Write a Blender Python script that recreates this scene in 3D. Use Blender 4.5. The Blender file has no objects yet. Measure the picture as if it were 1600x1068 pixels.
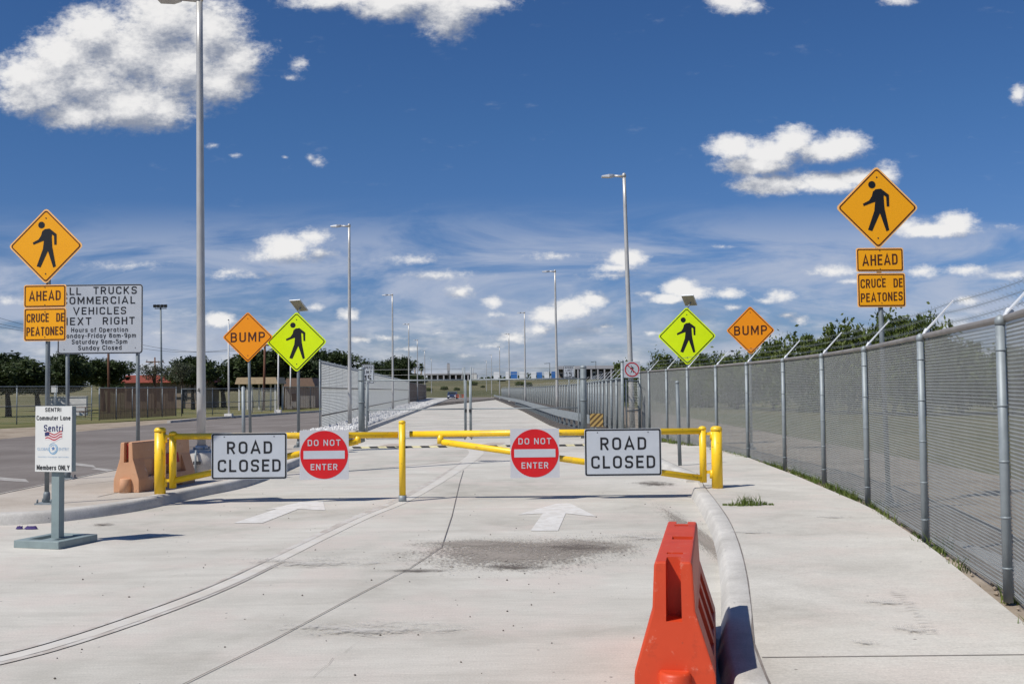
import bpy, bmesh, math, random
import numpy as np
from mathutils import Vector, Matrix, Euler

S = bpy.context.scene
COL = S.collection
R = math.radians
PI = math.pi
rnd = random.Random(7)

# ------------------------------------------------------------------ camera
F = 1650.0                      # focal length in photo pixels (1600 x 1068)
CAMZ = 1.77
cd = bpy.data.cameras.new("camera")
cd.sensor_fit = 'HORIZONTAL'; cd.sensor_width = 36.0
cd.lens = F / 1600 * 36.0
cd.clip_start = 0.05; cd.clip_end = 9000
cam = bpy.data.objects.new("camera", cd); COL.objects.link(cam)
cam.location = (0, 0, CAMZ)
cam.rotation_euler = (R(90 + 2.46), R(0.6), 0)
S.camera = cam
ROT = cam.rotation_euler.to_matrix()

# ------------------------------------------------------------------ light
SUN_EL, SUN_DX, SUN_DY = 51.0, 1.0, 0.75     # the light travels towards +x and a little away from the camera
hd = Vector((SUN_DX, SUN_DY, 0)).normalized()
ld = Vector((hd.x * math.cos(R(SUN_EL)), hd.y * math.cos(R(SUN_EL)), -math.sin(R(SUN_EL))))
sl = bpy.data.lights.new("sun", 'SUN'); sl.energy = 4.0; sl.angle = R(0.53); sl.color = (1.0, 0.96, 0.89)
so = bpy.data.objects.new("sun", sl); COL.objects.link(so)
so.rotation_euler = ld.to_track_quat('-Z', 'Y').to_euler(); so.location = (-20, -10, 40)
SUN_ROT = math.atan2(-hd.x, -hd.y)           # compass angle of the sun seen from the scene

S.view_settings.view_transform = 'Standard'
S.view_settings.look = 'None'
S.view_settings.exposure = 0.15
S.view_settings.gamma = 1.0
S.render.engine = 'CYCLES'
S.cycles.max_bounces = 6
S.cycles.transparent_max_bounces = 16

# ------------------------------------------------------------------ pixel helpers (photo pixels -> points in the place)
def ray(u, v):
    return ROT @ Vector(((u - 800) / F, -(v - 534) / F, -1.0))
def P(u, v, Y):
    d = ray(u, v); return cam.location + d * (Y / d.y)
def G(u, v, z=0.0):
    d = ray(u, v); t = (z - CAMZ) / d.z
    return cam.location + d * t

# ------------------------------------------------------------------ sky
world = bpy.data.worlds.new("World"); S.world = world
world.use_nodes = True
wn, wl = world.node_tree.nodes, world.node_tree.links
wn.clear()
def uw(px, py):
    d = ray(px, py); return d.x / d.y, d.z / d.y

CLOUDS = [  # centre px, half width, half height, strength (1 = dense)
    (250, 28, 82, 62), (330, 52, 62, 52), (366, 92, 44, 44), (150, 50, 62, 44), (200, 80, 90, 66), (95, 92, 62, 48), (285, 100, 90, 60),
    (40, 118, 58, 36), (130, 125, 90, 46), (335, 128, 62, 36), (60, 150, 72, 34), (200, 165, 120, 40), (120, 178, 70, 30), (255, 172, 48, 32),
    (640, -8, 140, 26), (700, 18, 52, 48), (600, 8, 60, 26), (520, -4, 80, 22), (745, 0, 60, 24),
    (466, 102, 25, 20, .62), (455, 122, 40, 14, .4), (497, 253, 24, 20, .5), (485, 246, 14, 12, .5), (368, 243, 18, 9, .42), (331, 228, 24, 10, .45), (445, 246, 14, 7, .3), (375, 45, 40, 12, .3), (420, 75, 34, 28, .3),
    (485, 370, 40, 18, .95), (445, 385, 44, 22), (440, 402, 78, 14, .9), (500, 395, 50, 12, .7), (360, 425, 40, 12, .6),
    (1145, 228, 42, 22), (1200, 240, 62, 24), (1240, 222, 36, 26), (1318, 226, 40, 20), (1290, 236, 56, 20), (1185, 258, 60, 16),
    (1210, 288, 62, 17), (1290, 284, 70, 18), (1340, 278, 40, 16), (1384, 274, 24, 26, .95),
    (1415, 352, 44, 16, .95), (1495, 348, 36, 20), (1455, 360, 70, 12), (1592, 148, 15, 18, .9), (1155, 8, 56, 18, .85), (1140, 0, 40, 12), (1400, 2, 40, 11, .8),
    (1300, 424, 52, 13, .9), (1440, 424, 34, 13, .75), (1510, 422, 50, 12, .7), (1510, 470, 28, 12, .85), (1330, 440, 60, 9, .5),
    (978, 404, 32, 14), (965, 418, 44, 9, .9), (860, 492, 34, 16), (895, 482, 36, 20), (925, 470, 26, 14), (720, 456, 26, 13, .95), (770, 472, 22, 12, .9), (770, 492, 34, 8, .6),
    (1062, 450, 30, 16), (1080, 458, 34, 12), (1045, 466, 32, 8), (1140, 459, 30, 11, .95), (1222, 462, 28, 12, .95), (1198, 470, 28, 8, .7), (1145, 480, 24, 9, .7), (1232, 492, 24, 10, .7), (1010, 458, 26, 8, .6),
    (800, 528, 42, 12, .95), (840, 515, 28, 12, .95), (765, 540, 40, 9, .7), (730, 555, 34, 8, .6), (945, 510, 18, 9, .8), (1020, 520, 30, 8, .6), (905, 530, 30, 7, .55),
    (342, 500, 28, 14), (1250, 500, 26, 12, .8), (605, 528, 40, 9, .7), (545, 492, 22, 12, .85), (560, 530, 38, 9, .8), (490, 480, 26, 10, .6), (640, 545, 50, 8, .6), (690, 520, 44, 7, .5),
    (870, 400, 90, 14, .42), (1570, 352, 60, 14, .42), (1580, 430, 70, 14, .42), (60, 560, 60, 11, .42), (250, 520, 60, 12, .4), (15, 470, 50, 14, .4), (640, 405, 120, 16, .36), (200, 415, 140, 18, .36), (700, 430, 150, 16, .38), (1130, 385, 44, 8, .34), (380, 430, 120, 16, .36), (960, 430, 120, 14, .34),
]
def cloud_group():
    g = bpy.data.node_groups.new("cloud_density", 'ShaderNodeTree')
    g.interface.new_socket("P", in_out='INPUT', socket_type='NodeSocketVector')
    g.interface.new_socket("D", in_out='OUTPUT', socket_type='NodeSocketFloat')
    n, l = g.nodes, g.links
    gi, go = n.new('NodeGroupInput'), n.new('NodeGroupOutput')
    prev = None
    for (cx, cy, hw, hh, *amt) in CLOUDS:
        c = uw(cx, cy); gw = 1.5 if amt else 1.12; sx, sy = F / (hw * gw), F / (hh * gw)
        m = n.new('ShaderNodeVectorMath'); m.operation = 'MULTIPLY_ADD'
        m.inputs[1].default_value = (sx, sy, 0); m.inputs[2].default_value = (-c[0] * sx, -c[1] * sy, 0)
        l.new(gi.outputs[0], m.inputs[0])
        k = n.new('ShaderNodeVectorMath'); k.operation = 'LENGTH'; l.new(m.outputs[0], k.inputs[0])
        ko = k.outputs['Value']
        if amt and amt[0] < 1:
            aa = n.new('ShaderNodeMath'); aa.operation = 'ADD'; aa.inputs[1].default_value = 1 - 0.64 * amt[0]; l.new(ko, aa.inputs[0]); ko = aa.outputs[0]
        if prev is None: prev = ko
        else:
            q = n.new('ShaderNodeMath'); q.operation = 'SMOOTH_MIN'; q.inputs[2].default_value = 0.34
            l.new(prev, q.inputs[0]); l.new(ko, q.inputs[1]); prev = q.outputs[0]
    one = n.new('ShaderNodeMath'); one.operation = 'MULTIPLY_ADD'; one.inputs[1].default_value = -1.75; one.inputs[2].default_value = 1.75; l.new(prev, one.inputs[0])
    tx = n.new('ShaderNodeTexNoise'); tx.noise_dimensions = '3D'
    tx.inputs['Scale'].default_value = 15.0; tx.inputs['Detail'].default_value = 6.0; tx.inputs['Roughness'].default_value = 0.52
    tx.inputs['Distortion'].default_value = 0.25
    st = n.new('ShaderNodeVectorMath'); st.operation = 'MULTIPLY'; st.inputs[1].default_value = (1, 1.5, 1)
    l.new(gi.outputs[0], st.inputs[0]); l.new(st.outputs[0], tx.inputs['Vector'])
    sb = n.new('ShaderNodeMath'); sb.operation = 'MULTIPLY_ADD'; sb.inputs[1].default_value = 1.3; sb.inputs[2].default_value = -0.64
    l.new(tx.outputs[0], sb.inputs[0])
    tf = n.new('ShaderNodeTexNoise'); tf.inputs['Scale'].default_value = 90.0; tf.inputs['Detail'].default_value = 7.0; tf.inputs['Roughness'].default_value = 0.66
    l.new(st.outputs[0], tf.inputs['Vector'])
    sf = n.new('ShaderNodeMath'); sf.operation = 'MULTIPLY_ADD'; sf.inputs[1].default_value = 1.8; l.new(tf.outputs[0], sf.inputs[0]); l.new(sb.outputs[0], sf.inputs[2])
    sg = n.new('ShaderNodeMath'); sg.operation = 'SUBTRACT'; sg.inputs[1].default_value = 0.90; l.new(sf.outputs[0], sg.inputs[0])
    ad = n.new('ShaderNodeMath'); ad.operation = 'ADD'; l.new(one.outputs[0], ad.inputs[0]); l.new(sg.outputs[0], ad.inputs[1])
    # small far cumulus low over the horizon
    t2 = n.new('ShaderNodeTexNoise'); t2.inputs['Scale'].default_value = 1.0; t2.inputs['Detail'].default_value = 7; t2.inputs['Roughness'].default_value = 0.6
    s2 = n.new('ShaderNodeVectorMath'); s2.operation = 'MULTIPLY'; s2.inputs[1].default_value = (20, 58, 1)
    l.new(gi.outputs[0], s2.inputs[0]); l.new(s2.outputs[0], t2.inputs['Vector'])
    sx_ = n.new('ShaderNodeSeparateXYZ'); l.new(gi.outputs[0], sx_.inputs[0])
    b1 = n.new('ShaderNodeMapRange'); b1.interpolation_type = 'SMOOTHSTEP'; b1.inputs['From Min'].default_value = 0.115; b1.inputs['From Max'].default_value = 0.045
    b1.inputs['To Min'].default_value = -1.4; b1.inputs['To Max'].default_value = -0.84
    l.new(sx_.outputs[1], b1.inputs['Value'])
    m2 = n.new('ShaderNodeMath'); m2.operation = 'MULTIPLY_ADD'; m2.inputs[1].default_value = 1.9; l.new(t2.outputs[0], m2.inputs[0]); l.new(b1.outputs[0], m2.inputs[2])
    mx = n.new('ShaderNodeMath'); mx.operation = 'MAXIMUM'; l.new(ad.outputs[0], mx.inputs[0]); l.new(m2.outputs[0], mx.inputs[1])
    l.new(mx.outputs[0], go.inputs[0])
    return g

def build_sky():
    tc = wn.new('ShaderNodeTexCoord')
    sky = wn.new('ShaderNodeTexSky'); sky.sky_type = 'NISHITA'; sky.sun_disc = False
    sky.sun_elevation = R(SUN_EL); sky.sun_rotation = SUN_ROT
    sky.altitude = 100; sky.air_density = 1.0; sky.dust_density = 0.4; sky.ozone_density = 2.2
    hs = wn.new('ShaderNodeHueSaturation'); hs.inputs['Saturation'].default_value = 1.1; hs.inputs['Hue'].default_value = 0.5
    wl.new(sky.outputs[0], hs.inputs['Color'])
    bg = wn.new('ShaderNodeBackground'); bg.inputs['Strength'].default_value = 0.061
    tn = wn.new('ShaderNodeMixRGB'); tn.blend_type = 'MULTIPLY'; tn.inputs[0].default_value = 1.0; 
    zt = wn.new('ShaderNodeSeparateXYZ'); wl.new(tc.outputs['Generated'], zt.inputs[0])
    zr_ = wn.new('ShaderNodeMapRange'); zr_.inputs['From Min'].default_value = 0.0; zr_.inputs['From Max'].default_value = 0.24; wl.new(zt.outputs[2], zr_.inputs['Value'])
    tm = wn.new('ShaderNodeMixRGB'); tm.inputs[1].default_value = (0.53, 0.66, 1.12, 1); tm.inputs[2].default_value = (0.50, 0.755, 1.10, 1)
    wl.new(zr_.outputs[0], tm.inputs[0]); wl.new(tm.outputs[0], tn.inputs[2])
    wl.new(hs.outputs[0], tn.inputs[1]); wl.new(tn.outputs[0], bg.inputs['Color'])
    sp = wn.new('ShaderNodeSeparateXYZ'); wl.new(tc.outputs['Generated'], sp.inputs[0])
    mxy = wn.new('ShaderNodeMath'); mxy.operation = 'MAXIMUM'; mxy.inputs[1].default_value = 0.05; wl.new(sp.outputs[1], mxy.inputs[0])
    du = wn.new('ShaderNodeMath'); du.operation = 'DIVIDE'; wl.new(sp.outputs[0], du.inputs[0]); wl.new(mxy.outputs[0], du.inputs[1])
    dw = wn.new('ShaderNodeMath'); dw.operation = 'DIVIDE'; wl.new(sp.outputs[2], dw.inputs[0]); wl.new(mxy.outputs[0], dw.inputs[1])
    cb = wn.new('ShaderNodeCombineXYZ'); wl.new(du.outputs[0], cb.inputs[0]); wl.new(dw.outputs[0], cb.inputs[1])
    g = cloud_group()
    d1 = wn.new('ShaderNodeGroup'); d1.node_tree = g; wl.new(cb.outputs[0], d1.inputs[0])
    off = wn.new('ShaderNodeVectorMath'); off.operation = 'ADD'; off.inputs[1].default_value = (-0.008, 0.020, 0)
    wl.new(cb.outputs[0], off.inputs[0])
    d2 = wn.new('ShaderNodeGroup'); d2.node_tree = g; wl.new(off.outputs[0], d2.inputs[0])
    mask = wn.new('ShaderNodeMapRange'); mask.interpolation_type = 'SMOOTHSTEP'
    mask.inputs['From Min'].default_value = -0.25; mask.inputs['From Max'].default_value = 1.0
    wl.new(d1.outputs[0], mask.inputs['Value'])
    df = wn.new('ShaderNodeMath'); df.operation = 'SUBTRACT'; wl.new(d1.outputs[0], df.inputs[0]); wl.new(d2.outputs[0], df.inputs[1])
    sh = wn.new('ShaderNodeMapRange'); sh.interpolation_type = 'SMOOTHSTEP'
    sh.inputs['From Min'].default_value = -1.05; sh.inputs['From Max'].default_value = 1.05
    wl.new(df.outputs[0], sh.inputs['Value'])
    cc = wn.new('ShaderNodeMixRGB'); cc.inputs[1].default_value = (0.25, 0.28, 0.35, 1); cc.inputs[2].default_value = (0.80, 0.79, 0.78, 1)
    wl.new(sh.outputs[0], cc.inputs[0])
    bc = wn.new('ShaderNodeBackground'); bc.inputs['Strength'].default_value = 1.0; wl.new(cc.outputs[0], bc.inputs['Color'])
    # thin high veil
    st = wn.new('ShaderNodeVectorMath'); st.operation = 'MULTIPLY'; st.inputs[1].default_value = (5.0, 21, 1); wl.new(cb.outputs[0], st.inputs[0])
    vt = wn.new('ShaderNodeTexNoise'); vt.inputs['Scale'].default_value = 1.0; vt.inputs['Detail'].default_value = 8; vt.inputs['Roughness'].default_value = 0.6; vt.inputs['Distortion'].default_value = 0.6
    wl.new(st.outputs[0], vt.inputs['Vector'])
    vm = wn.new('ShaderNodeMapRange'); vm.interpolation_type = 'SMOOTHSTEP'; vm.inputs['From Min'].default_value = 0.36; vm.inputs['From Max'].default_value = 0.62
    wl.new(vt.outputs[0], vm.inputs['Value'])
    ba = wn.new('ShaderNodeMapRange'); ba.interpolation_type = 'SMOOTHSTEP'; ba.inputs['From Min'].default_value = 0.185; ba.inputs['From Max'].default_value = 0.11
    wl.new(dw.outputs[0], ba.inputs['Value'])
    v2 = wn.new('ShaderNodeMath'); v2.operation = 'MULTIPLY'; wl.new(vm.outputs[0], v2.inputs[0]); wl.new(ba.outputs[0], v2.inputs[1])
    v3 = wn.new('ShaderNodeMath'); v3.operation = 'MULTIPLY'; v3.inputs[1].default_value = 0.8; wl.new(v2.outputs[0], v3.inputs[0])
    bv = wn.new('ShaderNodeBackground'); bv.inputs['Color'].default_value = (0.41, 0.46, 0.575, 1); bv.inputs['Strength'].default_value = 1.0
    m1 = wn.new('ShaderNodeMixShader'); wl.new(v3.outputs[0], m1.inputs[0]); wl.new(bg.outputs[0], m1.inputs[1]); wl.new(bv.outputs[0], m1.inputs[2])
    gate = wn.new('ShaderNodeMath'); gate.operation = 'GREATER_THAN'; gate.inputs[1].default_value = 0.06; wl.new(sp.outputs[1], gate.inputs[0])
    mk = wn.new('ShaderNodeMath'); mk.operation = 'MULTIPLY'; wl.new(mask.outputs[0], mk.inputs[0]); wl.new(gate.outputs[0], mk.inputs[1])
    mk2 = wn.new('ShaderNodeMath'); mk2.operation = 'MULTIPLY'; mk2.inputs[1].default_value = 0.96; wl.new(mk.outputs[0], mk2.inputs[0])
    m2 = wn.new('ShaderNodeMixShader'); wl.new(mk2.outputs[0], m2.inputs[0]); wl.new(m1.outputs[0], m2.inputs[1]); wl.new(bc.outputs[0], m2.inputs[2])
    out = wn.new('ShaderNodeOutputWorld'); wl.new(m2.outputs[0], out.inputs[0])
build_sky()

# ------------------------------------------------------------------ materials
def M(name, col, rough=0.6, metal=0.0, var=0.12, scale=4.0, bump=0.0, bscale=60.0, col2=None, spec=0.5, stretch=None, coat=0.0, wear=None):
    m = bpy.data.materials.new(name); m.use_nodes = True
    n, l = m.node_tree.nodes, m.node_tree.links
    b = n['Principled BSDF']
    b.inputs['Roughness'].default_value = rough; b.inputs['Metallic'].default_value = metal
    b.inputs['Specular IOR Level'].default_value = spec
    b.inputs['Coat Weight'].default_value = coat
    tc = n.new('ShaderNodeTexCoord'); v = tc.outputs['Object']
    if stretch:
        mm = n.new('ShaderNodeMapping'); mm.inputs['Scale'].default_value = stretch; l.new(v, mm.inputs[0]); v = mm.outputs[0]
    t = n.new('ShaderNodeTexNoise'); t.inputs['Scale'].default_value = scale; t.inputs['Detail'].default_value = 6; t.inputs['Roughness'].default_value = 0.6
    l.new(v, t.inputs['Vector'])
    cr = n.new('ShaderNodeMixRGB')
    c2 = col2 if col2 else tuple(min(1, c * (1 + var)) for c in col)
    c1 = col if col2 else tuple(c * (1 - var) for c in col)
    cr.inputs[1].default_value = (*c1, 1); cr.inputs[2].default_value = (*c2, 1)
    mr = n.new('ShaderNodeMapRange'); mr.inputs['From Min'].default_value = 0.3; mr.inputs['From Max'].default_value = 0.7
    l.new(t.outputs[0], mr.inputs['Value']); l.new(mr.outputs[0], cr.inputs[0]); l.new(cr.outputs[0], b.inputs['Base Color'])
    if wear:                      # (noise scale, threshold, colour, amount): chips, dirt or fading with edges of their own
        last = cr.outputs[0]
        for (ws, wt_, wc, wa) in wear:
            t3 = n.new('ShaderNodeTexNoise'); t3.inputs['Scale'].default_value = ws; t3.inputs['Detail'].default_value = 8; t3.inputs['Roughness'].default_value = 0.7; l.new(v, t3.inputs['Vector'])
            r3 = n.new('ShaderNodeMapRange'); r3.inputs['From Min'].default_value = wt_; r3.inputs['From Max'].default_value = wt_ + 0.06; r3.inputs['To Max'].default_value = wa; l.new(t3.outputs[0], r3.inputs['Value'])
            x3 = n.new('ShaderNodeMixRGB'); x3.inputs[2].default_value = (*wc, 1); l.new(r3.outputs[0], x3.inputs[0]); l.new(last, x3.inputs[1]); last = x3.outputs[0]
        l.new(last, b.inputs['Base Color'])
    if bump:
        t2 = n.new('ShaderNodeTexNoise'); t2.inputs['Scale'].default_value = bscale; t2.inputs['Detail'].default_value = 4; l.new(v, t2.inputs['Vector'])
        bp = n.new('ShaderNodeBump'); bp.inputs['Strength'].default_value = bump; bp.inputs['Distance'].default_value = 0.01
        l.new(t2.outputs[0], bp.inputs['Height']); l.new(bp.outputs[0], b.inputs['Normal'])
    return m

def ground_mat(name, cols, scales, rough=0.9, bump=0.4, bscale=120, speck=None, streak=None, streak_amt=0.0, brush=None, tint=None):
    """layered noise: cols = (dark, mid, light), scales = (large, small)."""
    m = bpy.data.materials.new(name); m.use_nodes = True
    n, l = m.node_tree.nodes, m.node_tree.links
    b = n['Principled BSDF']; b.inputs['Roughness'].default_value = rough; b.inputs['Specular IOR Level'].default_value = 0.25
    tc = n.new('ShaderNodeTexCoord')
    def noise(scale, detail=5, rg=0.6, st=None, dist=0.0):
        t = n.new('ShaderNodeTexNoise'); t.inputs['Scale'].default_value = scale; t.inputs['Detail'].default_value = detail
        t.inputs['Roughness'].default_value = rg; t.inputs['Distortion'].default_value = dist
        if st:
            mp = n.new('ShaderNodeMapping'); mp.inputs['Scale'].default_value = st; l.new(tc.outputs['Object'], mp.inputs[0]); l.new(mp.outputs[0], t.inputs[0])
        else: l.new(tc.outputs['Object'], t.inputs[0])
        return t.outputs[0]
    def remap(o, a, c):
        r = n.new('ShaderNodeMapRange'); r.interpolation_type = 'SMOOTHSTEP'; r.inputs['From Min'].default_value = a; r.inputs['From Max'].default_value = c
        l.new(o, r.inputs['Value']); return r.outputs[0]
    def mix(f, a, c, mode='MIX'):
        x = n.new('ShaderNodeMixRGB'); x.blend_type = mode
        if isinstance(f, float): x.inputs[0].default_value = f
        else: l.new(f, x.inputs[0])
        for i, s in ((1, a), (2, c)):
            if isinstance(s, tuple): x.inputs[i].default_value = (*s, 1)
            else: l.new(s, x.inputs[i])
        return x.outputs[0]
    c = mix(remap(noise(scales[0], 6, 0.65, None, 0.4), 0.3, 0.7), cols[0], cols[2])
    c = mix(remap(noise(scales[1], 5), 0.35, 0.65), c, mix(0.5, c, cols[1]))
    if streak:
        s = remap(noise(1.0, 6, 0.7, streak), 0.42, 0.75)
        f = n.new('ShaderNodeMath'); f.operation = 'MULTIPLY'; f.inputs[1].default_value = streak_amt; l.new(s, f.inputs[0])
        c = mix(f.outputs[0], c, cols[0])
    if tint:
        c = mix(remap(noise(tint[0], 4, 0.6), 0.45, 0.68), c, mix(0.6, c, tint[1]))
    if brush:
        bo = noise(1.0, 3, 0.6, brush)
        fb = n.new('ShaderNodeMapRange'); fb.inputs['From Min'].default_value = 0.3; fb.inputs['From Max'].default_value = 0.7; fb.inputs['To Min'].default_value = 0.91; fb.inputs['To Max'].default_value = 1.05
        l.new(bo, fb.inputs['Value'])
        c = mix(1.0, c, fb.outputs[0], 'MULTIPLY')
    if speck:
        vz = n.new('ShaderNodeTexVoronoi'); vz.inputs['Scale'].default_value = speck[0]; l.new(tc.outputs['Object'], vz.inputs[0])
        r = n.new('ShaderNodeMapRange'); r.inputs['From Min'].default_value = speck[1]; r.inputs['From Max'].default_value = speck[1] * 0.6
        l.new(vz.outputs['Distance'], r.inputs['Value'])
        f = n.new('ShaderNodeMath'); f.operation = 'MULTIPLY'; l.new(r.outputs[0], f.inputs[0])
        l.new(remap(noise(3.0, 3), 0.5, 0.6), f.inputs[1])
        c = mix(f.outputs[0], c, speck[2])
    gr = n.new('ShaderNodeMapRange'); gr.inputs['From Min'].default_value = 0.3; gr.inputs['From Max'].default_value = 0.7; gr.inputs['To Min'].default_value = 0.84; gr.inputs['To Max'].default_value = 1.12
    l.new(noise(70, 3, 0.75), gr.inputs['Value'])
    c = mix(1.0, c, gr.outputs[0], 'MULTIPLY')
    l.new(c, b.inputs['Base Color'])
    bp = n.new('ShaderNodeBump'); bp.inputs['Strength'].default_value = bump; bp.inputs['Distance'].default_value = 0.01
    l.new(noise(bscale, 4), bp.inputs['Height']); l.new(bp.outputs[0], b.inputs['Normal'])
    return m

def leaf_mat(name, c1, c2):
    m = bpy.data.materials.new(name); m.use_nodes = True
    n, l = m.node_tree.nodes, m.node_tree.links
    b = n['Principled BSDF']; b.inputs['Roughness'].default_value = 0.6; b.inputs['Specular IOR Level'].default_value = 0.3
    tc = n.new('ShaderNodeTexCoord'); t = n.new('ShaderNodeTexNoise'); t.inputs['Scale'].default_value = 1.6; t.inputs['Detail'].default_value = 5
    l.new(tc.outputs['Object'], t.inputs[0])
    mr = n.new('ShaderNodeMapRange'); mr.inputs['From Min'].default_value = 0.35; mr.inputs['From Max'].default_value = 0.65; l.new(t.outputs[0], mr.inputs['Value'])
    x = n.new('ShaderNodeMixRGB'); x.inputs[1].default_value = (*c1, 1); x.inputs[2].default_value = (*c2, 1); l.new(mr.outputs[0], x.inputs[0])
    l.new(x.outputs[0], b.inputs['Base Color'])
    tr = n.new('ShaderNodeBsdfTranslucent'); l.new(x.outputs[0], tr.inputs[0])
    ms = n.new('ShaderNodeMixShader'); ms.inputs[0].default_value = 0.25
    l.new(b.outputs[0], ms.inputs[1]); l.new(tr.outputs[0], ms.inputs[2]); l.new(ms.outputs[0], n['Material Output'].inputs[0])
    return m

CONC = ground_mat('concrete', ((0.426, 0.402, 0.349), (0.594, 0.566, 0.502), (0.665, 0.636, 0.570)), (0.30, 2.6), 0.85, 0.35, 150,
                  speck=(7.0, 0.085, (0.17, 0.155, 0.135)), streak=(0.35, 3.2, 1.0), streak_amt=0.6, brush=(5.0, 60.0, 1.0), tint=(0.8, (0.609, 0.535, 0.478)))
WALK = ground_mat('sidewalk_concrete', ((0.467, 0.439, 0.385), (0.609, 0.581, 0.517), (0.670, 0.641, 0.575)), (0.5, 3.0), 0.85, 0.3, 160,
                  speck=(5.0, 0.07, (0.20, 0.18, 0.16)), streak=(0.6, 2.0, 1.0), streak_amt=0.5, brush=(6.0, 70.0, 1.0), tint=(0.9, (0.619, 0.545, 0.483)))
CURB = ground_mat('curb_concrete', ((0.42, 0.40, 0.365), (0.57, 0.545, 0.50), (0.64, 0.615, 0.57)), (1.2, 6.0), 0.85, 0.4, 90,
                  speck=(10.0, 0.12, (0.2, 0.2, 0.2)))
ISLE = ground_mat('island_concrete', ((0.40, 0.345, 0.285), (0.50, 0.445, 0.38), (0.57, 0.52, 0.455)), (0.5, 3.0), 0.9, 0.3, 120, streak=(0.6, 2.5, 1.0), streak_amt=0.4)
ASPH = ground_mat('asphalt', ((0.155, 0.133, 0.118), (0.205, 0.18, 0.162), (0.255, 0.228, 0.208)), (0.25, 2.0), 0.9, 0.5, 200, streak=(2.5, 0.05, 1.0), streak_amt=0.5)
DIRT = ground_mat('dirt', ((0.22, 0.17, 0.12), (0.33, 0.27, 0.20), (0.44, 0.37, 0.29)), (0.8, 6.0), 0.95, 0.8, 40)
LAWN = ground_mat('dry_lawn', ((0.09, 0.105, 0.028), (0.165, 0.15, 0.055), (0.22, 0.18, 0.085)), (0.12, 1.2), 0.95, 0.8, 30, streak=(0.05, 0.3, 1.0), streak_amt=0.7)
FIELD = ground_mat('field', ((0.075, 0.08, 0.03), (0.135, 0.12, 0.055), (0.20, 0.17, 0.09)), (0.02, 0.2), 0.95, 0.8, 10, streak=(0.01, 0.06, 1.0), streak_amt=0.6)
GRAVEL = ground_mat('gravel', ((0.34, 0.33, 0.31), (0.52, 0.51, 0.49), (0.66, 0.65, 0.63)), (0.8, 9.0), 0.95, 1.0, 30)
STONE = M('stone', (0.46, 0.45, 0.43), 0.9, 0, col2=(0.72, 0.71, 0.69), scale=2.0)
STAIN = None
PAINTW = M('worn_white_paint', (0.60, 0.575, 0.53), 0.8, 0, col2=(0.72, 0.705, 0.67), scale=5.0, wear=((6, .50, (.585, .56, .515), .9),))
PAINTD = M('faded_lane_paint', (0.27, 0.245, 0.22), 0.9, 0, col2=(0.46, 0.44, 0.41), scale=4.0)
PAINTB = M('black_paint', (0.03, 0.03, 0.03), 0.8, 0, var=0.3)
PAINTY = M('pale_yellow_paint', (0.62, 0.56, 0.33), 0.8, 0, var=0.2)
JOINT = M('joint_sealant', (0.20, 0.175, 0.155), 0.9, 0, var=0.35, scale=5)
BAND = M('pale_concrete_band', (0.53, 0.49, 0.425), 0.9, 0, col2=(0.63, 0.60, 0.545), scale=2, wear=((3, .52, (.60, .575, .53), .8),))
BROWN = M('brown_dirt_line', (0.40, 0.35, 0.30), 0.95, 0, col2=(0.54, 0.50, 0.455), scale=4, wear=((3, .50, (.58, .555, .51), .8),))
GALV = M('galvanised_steel', (0.22, 0.25, 0.265), 0.55, 0.25, col2=(0.31, 0.345, 0.36), scale=5, wear=((9, .62, (.40, .43, .44), .5), (5, .64, (.20, .15, .11), .4)))
GALVD = M('weathered_galvanised_steel', (0.15, 0.175, 0.185), 0.6, 0.2, col2=(0.215, 0.245, 0.26), scale=6)
WIRE = M('fence_wire', (0.34, 0.355, 0.345), 0.6, 0.1, var=0.1)
WIREB = M('bright_fence_wire', (0.56, 0.58, 0.57), 0.6, 0.1, var=0.1)
RAILB = M('dull_rail', (0.27, 0.25, 0.23), 0.6, 0.3, var=0.25, scale=3)
ARMW = M('bright_steel', (0.66, 0.68, 0.70), 0.5, 0.1, var=0.1)
LAMPP = M('lamp_pole_steel', (0.46, 0.445, 0.415), 0.42, 0.3, col2=(0.58, 0.565, 0.54), scale=2)
LAMPH = M('lamp_head_metal', (0.55, 0.56, 0.57), 0.4, 0.3, var=0.08)
YEL = M('yellow_enamel', (0.86, 0.53, 0.012), 0.38, 0, col2=(0.93, 0.60, 0.02), scale=3, coat=0.05, bump=0.05, bscale=20, wear=((9, .61, (.25, .12, .05), .8), (2.5, .55, (.66, .42, .05), .6)))
SIGNY = M('amber_sign_sheeting', (1.0, 0.42, 0.002), 0.4, 0, var=0.03, wear=((3, .62, (.85, .36, .02), .35),))
SIGNO = M('orange_sign_sheeting', (1.0, 0.33, 0.004), 0.4, 0, var=0.03)
SIGNG = M('lime_sign_sheeting', (0.74, 0.95, 0.0), 0.4, 0, var=0.03)
SIGNW = M('white_sign_sheeting', (0.50, 0.53, 0.565), 0.4, 0, var=0.05)
SIGNP = M('pale_sign_backing', (0.54, 0.54, 0.56), 0.5, 0, var=0.04)
PANW = M('white_panel', (0.70, 0.70, 0.665), 0.5, 0, var=0.05)
RED = M('red_sign_sheeting', (0.60, 0.004, 0.008), 0.4, 0, var=0.06)
BLK = M('black_sign_ink', (0.008, 0.008, 0.009), 0.5, 0, var=0.05)
MAROON = M('dark_brown_sign_ink', (0.075, 0.018, 0.006), 0.5, 0, var=0.05)
PEACH = M('pale_amber_rim', (0.95, 0.55, 0.22), 0.5, 0, var=0.05)
GREENP = M('grey_green_paint', (0.23, 0.285, 0.285), 0.55, 0, var=0.12, scale=6, wear=((12, .63, (.12, .13, .12), .6),))
BLUEI = M('blue_ink', (0.10, 0.20, 0.42), 0.5, 0)
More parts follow.
